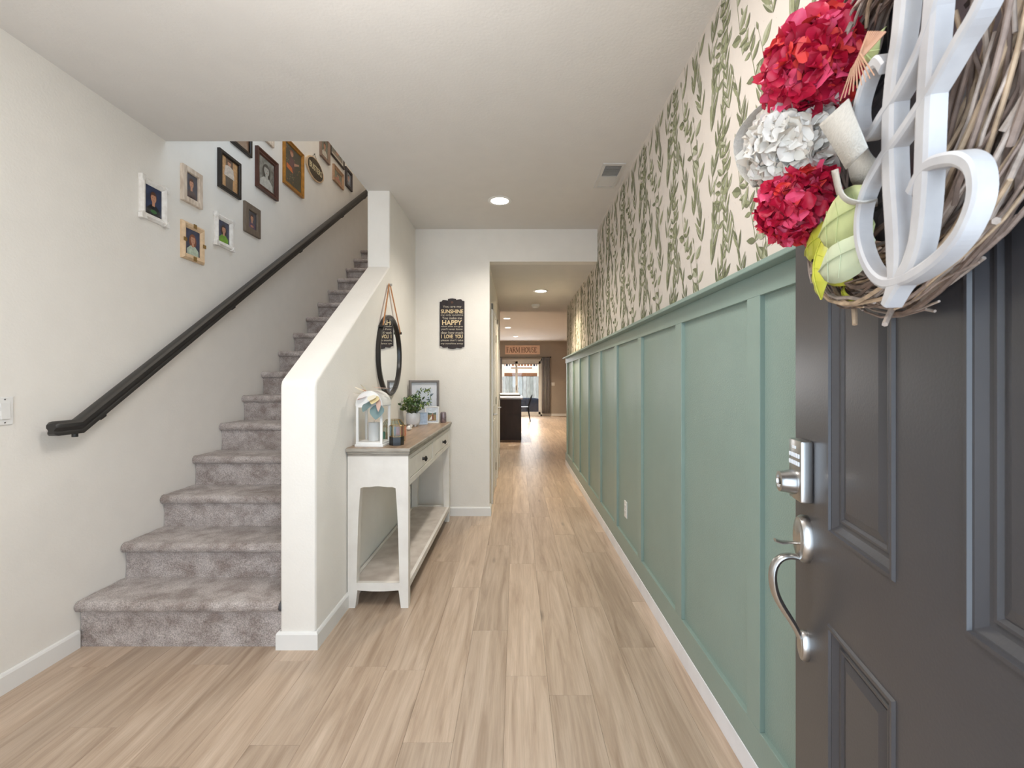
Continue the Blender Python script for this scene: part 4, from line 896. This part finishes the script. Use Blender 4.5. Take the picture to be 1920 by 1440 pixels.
def gl(c, x, w_):
    if c in 'FRHE': bar((x+.02, z0), (x+.02, z1), T); srf(x+.02, z0); 
    if c in 'FRHE' : srf(x+.02, z1)
    if c == 'F': bar((x, z1), (x+w_, z1), t2); bar((x+w_, z1), (x+w_, z1-.04), t2); bar((x+.02, zm), (x+w_*.7, zm), t2); bar((x+w_*.7, zm-.018), (x+w_*.7, zm+.018), t2)
    if c == 'E': bar((x, z1), (x+w_, z1), t2); bar((x, z0), (x+w_, z0), t2); bar((x+w_, z1), (x+w_, z1-.04), t2); bar((x+w_, z0), (x+w_, z0+.04), t2); bar((x+.02, zm), (x+w_*.7, zm), t2)
    if c == 'A': bar((x+w_/2, z1), (x+.01, z0), t2); bar((x+w_/2, z1), (x+w_-.01, z0), T); bar((x+w_*.24, zm-.025), (x+w_*.76, zm-.025), t2); srf(x+.01, z0, .04); srf(x+w_-.01, z0, .045)
    if c == 'R': arc(x+.03, (z1+zm)/2, w_*.55, (z1-zm)/2, -90, 90, .018); bar((x+w_*.45, zm), (x+w_, z0), T); srf(x+w_, z0, .035)
    if c == 'M':
        bar((x+.012, z0), (x+.012, z1), t2); bar((x+w_-.012, z0), (x+w_-.012, z1), T); bar((x+.012, z1), (x+w_/2, z0+.02), T); bar((x+w_/2, z0+.02), (x+w_-.012, z1), t2); srf(x+.012, z0, .04); srf(x+w_-.012, z0, .045); srf(x+.005, z1, .03); srf(x+w_, z1, .03)
    if c == 'H': bar((x+w_-.02, z0), (x+w_-.02, z1), T); srf(x+w_-.02, z0); srf(x+w_-.02, z1); bar((x+.02, zm), (x+w_-.02, zm), t2)
    if c == 'O': arc(x+w_/2, zm, w_/2-.01, (z1-z0)/2, 0, 360, .02, 20)
    if c == 'U': bar((x+.018, z1), (x+.018, zm-.03), T); bar((x+w_-.014, z1), (x+w_-.014, zm-.03), t2); arc(x+w_/2+.002, zm-.03, w_/2-.016, zm-.03-z0, 180, 360, .018); srf(x+.018, z1, .045); srf(x+w_-.014, z1, .035)
    if c == 'S': arc(x+w_/2, (z1+zm)/2, w_/2-.008, (z1-zm)/2, 30, 270, .018); arc(x+w_/2, (z0+zm)/2, w_/2-.008, (zm-z0)/2, 90, -150, .018)
x = -.585
for c, w_ in (('F', .095), ('A', .13), ('R', .125), ('M', .155), (' ', .045), ('H', .135), ('O', .135), ('U', .125), ('S', .09), ('E', .095)):
    if c != ' ': gl(c, x, w_*.87)
    x += w_*.87+.013
lt.build('lettering', t)
# curtains and rod
rd = thing('curtain_rod', 'dark curtain rod with round finial above the patio door', 'curtain rod', (.2, 16.6, 2.15))
MB().tube([(-1.15, 0, 0), (1.03, 0, 0)], .012, BLACK, 10).build('pole', rd, smooth=True)
MB().lathe([(0, -.03), (.022, -.018), (.028, 0), (.022, .018), (0, .03)], BLACK, (1.05, 0, 0), 12, Matrix.Rotation(PI/2, 3, 'Y')).build('finial', rd, smooth=True)
for x in (-1.1, 1.0): MB().tube([(x, 0, 0), (x, .1, 0)], .008, BLACK, 8).build('bracket', rd)
def curtain(x0, x1, zb, label):
    mb = MB(); n_ = 60; CF = mat('grey_curtain', (158, 154, 154), .85, var=.05)
    for i in range(n_+1):
        u = i/n_; x_ = x0+(x1-x0)*u; y_ = 16.6+.03*math.sin(u*2*PI*5.5)
        for z_ in (zb, 1.0, 2.135): mb.v.append((x_, y_+(.01*math.sin(u*9) if z_ < 1.5 else 0), z_))
    for i in range(n_):
        for j in range(2): mb.f.append((i*3+j, i*3+3+j, i*3+4+j, i*3+1+j)); mb.m.append(mb.mi(CF))
    o_ = mb.build('curtain', None, smooth=True); md = o_.modifiers.new('s', 'SOLIDIFY'); md.thickness = .004
    tag(o_, label, 'curtain')
curtain(.93, 1.22, .12, 'grey pleated curtain gathered at the open side of the patio door by the switch')
curtain(-1.0, -.52, .12, 'grey pleated curtain at the far side of the patio door mostly behind hall doors')
t = thing('light_switch', 'white switch plate on the taupe back wall beside the curtain', 'switch', (1.35, 16.7, 1.17))
MB().box((-.06, -.006, -.06), (.06, 0, .06), TRIM, bev=.003).build('plate', t); MB().box((-.035, -.011, -.033), (-.005, -.006, .033), TRIM).build('rocker', t); MB().box((.005, -.011, -.033), (.035, -.006, .033), TRIM).build('rocker', t)
# ------------------------------------------------------------------ outside
structure('sun_blocker', MB().box((-3.2, -1.95, 2.62), (3.2, -.11, 2.75), CEIL))  # unseen slab added outside the front door to keep the sun out
structure('ground', MB().box((-14, 16.81, -.3), (14, 40, -.12), mat('patio_concrete', (176, 172, 166), .8)))
fe = thing('timber_fence', 'weathered grey timber board fence across the back yard', 'fence', (0, 20, -.12))
FB = [mat('fence_grey_%d' % i, c, .85, rgb2=tuple(int(a*.84) for a in c), vscale=6, stretch=(4, 4, .6)) for i, c in enumerate(((178, 176, 166), (160, 160, 150), (190, 188, 180)))]
for i in range(-12, 18):
    h_ = 1.6+rr.uniform(-.01, .01); MB().box((i*.15, rr.uniform(-.003, .003), 0), (i*.15+.143, .02, h_), FB[i % 3]).build('fence_board', fe)
for z in (.3, 1.45): MB().box((-1.8, .02, z), (2.7, .06, z+.09), FB[1]).build('fence_rail', fe)
dk = thing('raised_deck', 'neighbouring raised timber deck with white railing above the fence', 'deck', (0, 24, -.12))
DW = mat('deck_peach', (232, 196, 168), .7); DB = mat('deck_brown', (110, 66, 30), .7, var=.15)
MB().box((-3, -.05, 1.66), (4, 0, 1.82), DB).build('beam', dk)
MB().box((-3, -.04, 1.825), (4, 1.6, 2.05), DW).build('rim_board', dk)
MB().box((-3, -.05, 2.12), (4, 0, 2.18), TRIM).build('rail', dk); MB().box((-3, -.05, 2.62), (4, 0, 2.7), TRIM).build('rail', dk)
for i in range(44): MB().box((-3+i*.16, -.03, 2.181), (-3+i*.16+.05, .0, 2.619), DW).build('baluster', dk)
for x in (-2.5, -.75, 1.1, 3): MB().box((x, -.07, -.18), (x+.12, -.051, 2.75), DW).build('post', dk)
nh = thing('neighbour_house', 'brown clad house wall rising behind the raised deck', 'house', (0, 25.7, -.12))
MB().box((-6, 0, 0), (7, .2, 5.5), DB).build('wall', nh)
for x in (-1.2, .9): 
    q = MB().box((x, -.04, 2.1), (x+.9, 0, 3.2), TRIM).build('window_frame', nh); MB().box((x+.06, -.05, 2.16), (x+.84, -.041, 3.14), mat('dark_window', (40, 46, 54), .1)).build('pane', q)
pb = MB().box((-3, 17.55, 1.93), (3, 17.7, 2.4), DB).build('patio_cover_beam'); tag(pb, 'brown timber patio cover beam just outside the glass door', 'beam')
for x in (-2.9, 2.8): 
    q = MB().box((x, 17.56, -.12), (x+.1, 17.69, 1.93), DB).build('patio_post'); tag(q, 'brown post holding the patio cover beam, %s the door' % ('west of' if x < 0 else 'east of'), 'post', 'patio cover posts')
cv = MB(); rr = random.Random(2)
CVm = mat('navy_cover', (58, 62, 76), .6, var=.25, vscale=18, bump=.5, bscale=12)
bm = bmesh.new(); bmesh.ops.create_cube(bm, size=1); bmesh.ops.subdivide_edges(bm, edges=bm.edges, cuts=7, use_grid_fill=True)
for v in bm.verts:
    x_, y_, z_ = v.co; dr_ = max(0, z_-.3)
    v.co = Vector((x_*(1.0-dr_*.25)+rr.uniform(-.008, .008), y_*.6+rr.uniform(-.008, .008), (z_+.5)*.72-.06*(abs(x_)*2)**3*(z_ > .45)+rr.uniform(-.006, .006)*(z_ > -.45)))
me = bpy.data.meshes.new('covered_furniture'); bm.to_mesh(me); bm.free(); me.materials.append(CVm)
for p in me.polygons: p.use_smooth = True
cvr = link('covered_furniture', me, None, loc=(.5, 18.3, -.12)); tag(cvr, 'garden furniture under a dark navy weather cover on the patio', 'furniture cover')
# ================================================================== WREATH ON THE DOOR
SN, CN = .225, .974
wt = thing('door_wreath', 'twig wreath with red and white hydrangeas and a white script monogram on the dark door', 'wreath', (.631, 1.028, 0), TH)
def dp(px, py, w_):
    """a point w_ metres in front of the door face"""
    r = (px-968)/853; s = (r*(1.028+SN*w_)-(.631-CN*w_))/(r*CN-SN); Y = 1.028-CN*s+SN*w_
    return Vector((s, -w_, 1.29+(714-py)*Y/853))
WC_ = (.455, 1.64); TW = [mat('twig_%d' % i, c, .8, var=.2, vscale=60, stretch=(1, 1, 1), bump=.4, bscale=150) for i, c in enumerate(((150, 130, 118), (178, 162, 150), (122, 102, 90), (190, 164, 136)))]
rr = random.Random(21)
for i in range(265):
    a0 = rr.uniform(0, 2*PI); span = rr.uniform(.7, 2.0); R0 = .21+rr.uniform(-.045, .048); w0 = .035+rr.uniform(-.028, .028)
    dR = rr.uniform(-.03, .03); ph = rr.uniform(0, 6); N_ = 12; P = []
    for k in range(N_+1):
        t_ = k/N_; a = a0+span*t_; r_ = R0+dR*(t_-.5)+.006*math.sin(ph+t_*9)+(.018*max(0, t_-.85)/.15 if i % 4 == 0 else 0)
        P.append((WC_[0]+r_*math.cos(a), -(max(.006, w0+.008*math.sin(ph*2+t_*7))), WC_[1]+r_*math.sin(a)))
    rad = rr.uniform(.0016, .0042)
    MB().tube(P, [rad*(1-.4*k/N_) for k in range(N_+1)], TW[rr.choice((0, 0, 1, 1, 2, 3))], 6).build('twig', wt, smooth=True)
for i in range(14):   # stub ends poking out
    a = rr.uniform(-2.6, .5); r_ = .235; b = a+rr.uniform(.2, .5)
    MB().tube([(WC_[0]+r_*math.cos(a), -.03, WC_[1]+r_*math.sin(a)), (WC_[0]+(r_+.02)*math.cos(b), -.04, WC_[1]+(r_+.02)*math.sin(b)), (WC_[0]+(r_+.045)*math.cos(b+.08), -.04-rr.uniform(0, .03), WC_[1]+(r_+.045)*math.sin(b+.08))], [.004, .004, .0035], TW[rr.randrange(4)], 6).build('twig', wt, smooth=True)
# monogram: broad faced ribbon letters cut from white painted wood
MW = mat('monogram_white', (196, 193, 192), .5, rgb2=(182, 179, 180), vscale=25)
def smooth_path(P, n=6):
    P = [Vector(p) for p in P]; out = []
    for i in range(len(P)-1):
        a = P[max(0, i-1)]; b = P[i]; c = P[i+1]; d = P[min(len(P)-1, i+2)]
        for k in range(n):
            t_ = k/n; out.append(.5*((2*b)+(-a+c)*t_+(2*a-5*b+4*c-d)*t_*t_+(-a+3*b-3*c+d)*t_**3))
    out.append(P[-1]); return out
def ribbon(mb, P, wd, y0, y1, m):
    P = smooth_path(P); n_ = len(P); k = len(mb.v); mi = mb.mi(m)
    for i, p in enumerate(P):
        t_ = (P[min(i+1, n_-1)]-P[max(i-1, 0)]).normalized(); q = Vector((-t_.y, t_.x)); w_ = (wd(i/(n_-1)) if callable(wd) else wd)/2
        for (sg, y) in ((-1, y1), (-.55, y1-.002), (.55, y1-.002), (1, y1), (1, y0), (-1, y0)):
            mb.v.append((p.x+q.x*sg*w_, y, p.y+q.y*sg*w_))
    for i in range(n_-1):
        for j in range(6): mb.f.append((k+i*6+j, k+i*6+(j+1) % 6, k+(i+1)*6+(j+1) % 6, k+(i+1)*6+j)); mb.m.append(mi)
    mb.f.append(tuple(k+j for j in range(6))); mb.m.append(mi); mb.f.append(tuple(k+(n_-1)*6+j for j in range(6))); mb.m.append(mi)
mg = MB()
ribbon(mg, [(.600, 1.78), (.595, 1.72), (.5855, 1.6596), (.5764, 1.632), (.5689, 1.5935), (.567, 1.5508), (.5689, 1.5062), (.5738, 1.4609), (.5764, 1.4213), (.5746, 1.3959), (.5604, 1.3741)], lambda t_: .024-.014*max(0, t_-.8)/.2, -.0855, -.1, MW)
ribbon(mg, [(.655, 1.78), (.645, 1.70), (.6348, 1.6226), (.6301, 1.5858), (.6271, 1.5491), (.625, 1.5115), (.6235, 1.483), (.6204, 1.4549), (.6142, 1.4274), (.6011, 1.4067), (.5801, 1.3915), (.5619, 1.3742)], lambda t_: .022-.01*max(0, t_-.8)/.2, -.0857, -.1002, MW)
ribbon(mg, [(.6061, 1.4803), (.6204, 1.4922), (.6354, 1.4951), (.6574, 1.4894), (.6749, 1.4811), (.6876, 1.4675), (.691, 1.4478), (.6842, 1.4303), (.6675, 1.4133), (.6383, 1.4014), (.5978, 1.3952), (.5572, 1.3996), (.5253, 1.4228), (.5043, 1.4599), (.5033, 1.4946), (.5208, 1.5218), (.5552, 1.54), (.5838, 1.5465), (.622, 1.5599), (.6411, 1.5674), (.6725, 1.585), (.70, 1.60), (.73, 1.64)], .0125, -.0859, -.1004, MW)
ribbon(mg, [(.5572, 1.6384), (.5428, 1.6561), (.5208, 1.6532), (.4994, 1.6274), (.5043, 1.5951), (.5276, 1.5803), (.5572, 1.5882), (.5873, 1.5962), (.6235, 1.6167), (.648, 1.65), (.66, 1.70)], .0125, -.0861, -.1006, MW)
mg.build('monogram', wt, label='white painted script letter with looping flourishes')
# hydrangeas
def petal_mesh(mats_):
    mb = MB()
    for q in range(4):
        M_ = Matrix.Rotation(q*PI/2+.1, 3, 'Z'); k = len(mb.v); nn_ = 5
        for i in range(nn_+1):
            t_ = i/nn_; w_ = (.0, .62, .95, 1.0, .8, .3)[i]*.0125
            for j in (-1, -.5, 0, .5, 1):
                mb.v.append(tuple(M_ @ Vector((w_*j, .003+.021*t_*(1-.12*abs(j)), .009*t_*t_*(1.2 if q % 2 else .7)+.004*abs(j)-.003*math.sin(t_*7+q)))))
        mi = mb.mi(mats_[q % len(mats_)])
        for i in range(nn_):
            for j in range(4): mb.f.append((k+i*5+j, k+i*5+j+1, k+i*5+6+j, k+i*5+5+j)); mb.m.append(mi)
    mb.lathe([(0, -.001), (.002, .001), (0, .003)], mats_[0], n=6)
    return mb.mesh('floret', True)
RD = [mat('petal_crimson', (196, 26, 62), .5, var=.15, vscale=40), mat('petal_rose', (226, 76, 112), .5, var=.12, vscale=40), mat('petal_coral', (220, 62, 56), .5, var=.12, vscale=40), mat('petal_deep', (160, 14, 48), .55, var=.15, vscale=40)]
WP = [mat('petal_white', (232, 224, 214), .6, var=.04), mat('petal_ivory', (216, 208, 196), .6, var=.05)]
fr_red = [petal_mesh([RD[0], RD[1]]), petal_mesh([RD[1], RD[0]]), petal_mesh([RD[2], RD[0]]), petal_mesh([RD[3], RD[0]])]; fr_wh = [petal_mesh([WP[0]]), petal_mesh([WP[0], WP[1]])]
def hydrangea(c, Rr, meshes, core, nfl, label):
    mb = MB(); mb.lathe([(0.0001, -Rr*.74)]+[(Rr*.74*math.cos(a), Rr*.74*math.sin(a)) for a in [(-PI/2+PI*i/8) for i in range(1, 8)]]+[(.0001, Rr*.74)], core, tuple(c), 12)
    h = mb.build('hydrangea', wt, smooth=True, label=label); ga = PI*(3-5**.5)
    for i in range(nfl):
        z = 1-2*(i+.5)/nfl; r_ = math.sqrt(1-z*z); d = Vector((r_*math.cos(ga*i), r_*math.sin(ga*i), z))
        if d.y > .55: continue
        d = (d+Vector((rr.uniform(-.12, .12), rr.uniform(-.12, .12), rr.uniform(-.12, .12)))).normalized()
        q = d.to_track_quat('Z', 'Y').to_euler(); q2 = (d.to_track_quat('Z', 'Y') @ Euler((rr.uniform(-.35, .35), rr.uniform(-.35, .35), rr.uniform(0, 6))).to_quaternion()).to_euler()
        s_ = rr.uniform(1.1, 1.5)*Rr/.075
        link('floret', meshes[rr.randrange(len(meshes))], h, loc=Vector(c)+d*Rr*rr.uniform(.74, .86), rot=q2, scale=(s_, s_, s_))
c = dp(1533, 128, .075); hydrangea(c, .078, fr_red, RD[3], 90, 'large red and pink hydrangea head, topmost')
c = dp(1490, 268, .09); hydrangea(c, .074, fr_wh, WP[1], 95, 'white hydrangea head between the two red ones')
c = dp(1496, 385, .085); hydrangea(c, .062, fr_red, RD[3], 80, 'smaller red and pink hydrangea head, lowest')
# linen bow
LN = mat('linen_ribbon', (196, 192, 184), .85, var=.06, vscale=200, bump=.4, bscale=400)
def strip(A_, B_, name='ribbon_loop'):
    A_ = smooth_path(A_, 5); B_ = smooth_path(B_, 5); mb = MB(); n_ = min(len(A_), len(B_))
    for i in range(n_): mb.v += [tuple(A_[i]), tuple((A_[i]+B_[i])/2), tuple(B_[i])]
    for i in range(n_-1):
        for j in range(2): mb.f.append((i*3+j, i*3+j+1, i*3+4+j, i*3+3+j)); mb.m.append(mb.mi(LN))
    o_ = mb.build(name, wt, smooth=True); md = o_.modifiers.new('s', 'SOLIDIFY'); md.thickness = .0015; return o_
strip([dp(1470, 175, .10), dp(1415, 205, .14), dp(1376, 262, .16), dp(1384, 320, .155), dp(1412, 352, .14)], [dp(1480, 215, .07), dp(1440, 230, .10), dp(1418, 270, .115), dp(1420, 320, .115), dp(1430, 350, .11)])
strip([dp(1535, 235, .11), dp(1560, 275, .125), dp(1585, 318, .12)], [dp(1590, 185, .11), dp(1608, 235, .125), dp(1625, 278, .12)], 'ribbon_tail')
strip([dp(1560, 320, .07), dp(1575, 375, .085), dp(1610, 390, .08), dp(1645, 385, .06)], [dp(1572, 316, .10), dp(1583, 362, .115), dp(1612, 376, .11), dp(1645, 372, .09)])
strip([dp(1590, 300, .07), dp(1600, 345, .075), dp(1635, 350, .07), dp(1655, 330, .06)], [dp(1615, 255, .08), dp(1635, 290, .085), dp(1650, 300, .08), dp(1665, 300, .06)])
# faux leaves
def vleaf(pts, m, label=None, name='leaf'):
    """leaf from a centre line of (point, half width) with a cupped blade"""
    mb = MB(); n_ = len(pts)
    for i, (p, wv) in enumerate(pts):
        t_ = (pts[min(i+1, n_-1)][0]-pts[max(i-1, 0)][0]).normalized(); nrm = Vector((0, -1, 0)); q = t_.cross(nrm).normalized()
        for j in (-1, -.5, 0, .5, 1): mb.v.append(tuple(p+q*wv*j+Vector((0, .25*wv*abs(j)**1.5, 0))))
    for i in range(n_-1):
        for j in range(4): mb.f.append((i*5+j, i*5+j+1, i*5+6+j, i*5+5+j)); mb.m.append(mb.mi(m))
    o_ = mb.build(name, wt, smooth=True); md = o_.modifiers.new('s', 'SOLIDIFY'); md.thickness = .0008
    vn = MB(); vn.tube([p+Vector((0, -.001, 0)) for p, wv in pts], .0008, m, 5)
    for i in range(1, n_-2, 2):
        p, wv = pts[i]; t_ = (pts[i+1][0]-p).normalized(); q = t_.cross(Vector((0, -1, 0))).normalized()
        for sg in (-1, 1): vn.tube([p+Vector((0, -.0008, 0)), p+q*sg*wv*.8+t_*wv*.5+Vector((0, .25*wv*.7-.0012, 0))], [.0006, .0003], m, 4)
    if n_ > 6: vn.build('vein', o_, smooth=True)
    return o_
PLf = mat('leaf_pale_green', (190, 198, 140), .55, var=.08, vscale=30); YLf = mat('leaf_yellow_green', (196, 196, 70), .5, var=.12, vscale=30); SG2 = mat('leaf_sage', (196, 204, 172), .55, var=.06, vscale=25)
def leafline(a, b, wmax, n_=8, wob=.0):
    a, b = Vector(a), Vector(b); return [(a+(b-a)*(i/n_)+Vector((0, -.012*math.sin(PI*i/n_), 0)), wmax*(max(0, math.sin(PI*min(1, (i/n_)**.8)))**.6+.02)*(1+wob*(-1)**i)) for i in range(n_+1)]
vleaf(leafline(dp(1630, 375, .09), dp(1535, 445, .095), .036), PLf)
vleaf(leafline(dp(1640, 450, .085), dp(1535, 510, .095), .034), SG2)
vleaf(leafline(dp(1640, 420, .08), dp(1560, 475, .085), .03), PLf)
vleaf(leafline(dp(1545, 440, .075), dp(1540, 562, .085), .03, 10, .18), YLf)
vleaf(leafline(dp(1560, 430, .065), dp(1510, 480, .07), .026, 8, .1), YLf)
vleaf(leafline(dp(1600, 525, .06), dp(1545, 515, .065), .012), YLf)
vleaf(leafline(dp(1585, 535, .05), dp(1612, 570, .05), .005), YLf)
vleaf(leafline(dp(1650, 60, .08), dp(1640, 115, .085), .022), PLf)
GRS = mat('dried_grass', (188, 140, 110), .7)
for k in range(9):
    a = dp(1660-k*4, 60, .12); b = dp(1575+k*8, 190-k*6, .15); MB().tube([a, (a+b)/2+Vector((0, -.01, 0)), b], [.0012, .001, .0005], GRS, 4).build('dried_grass_blade', wt)
bpy.context.view_layer.update()
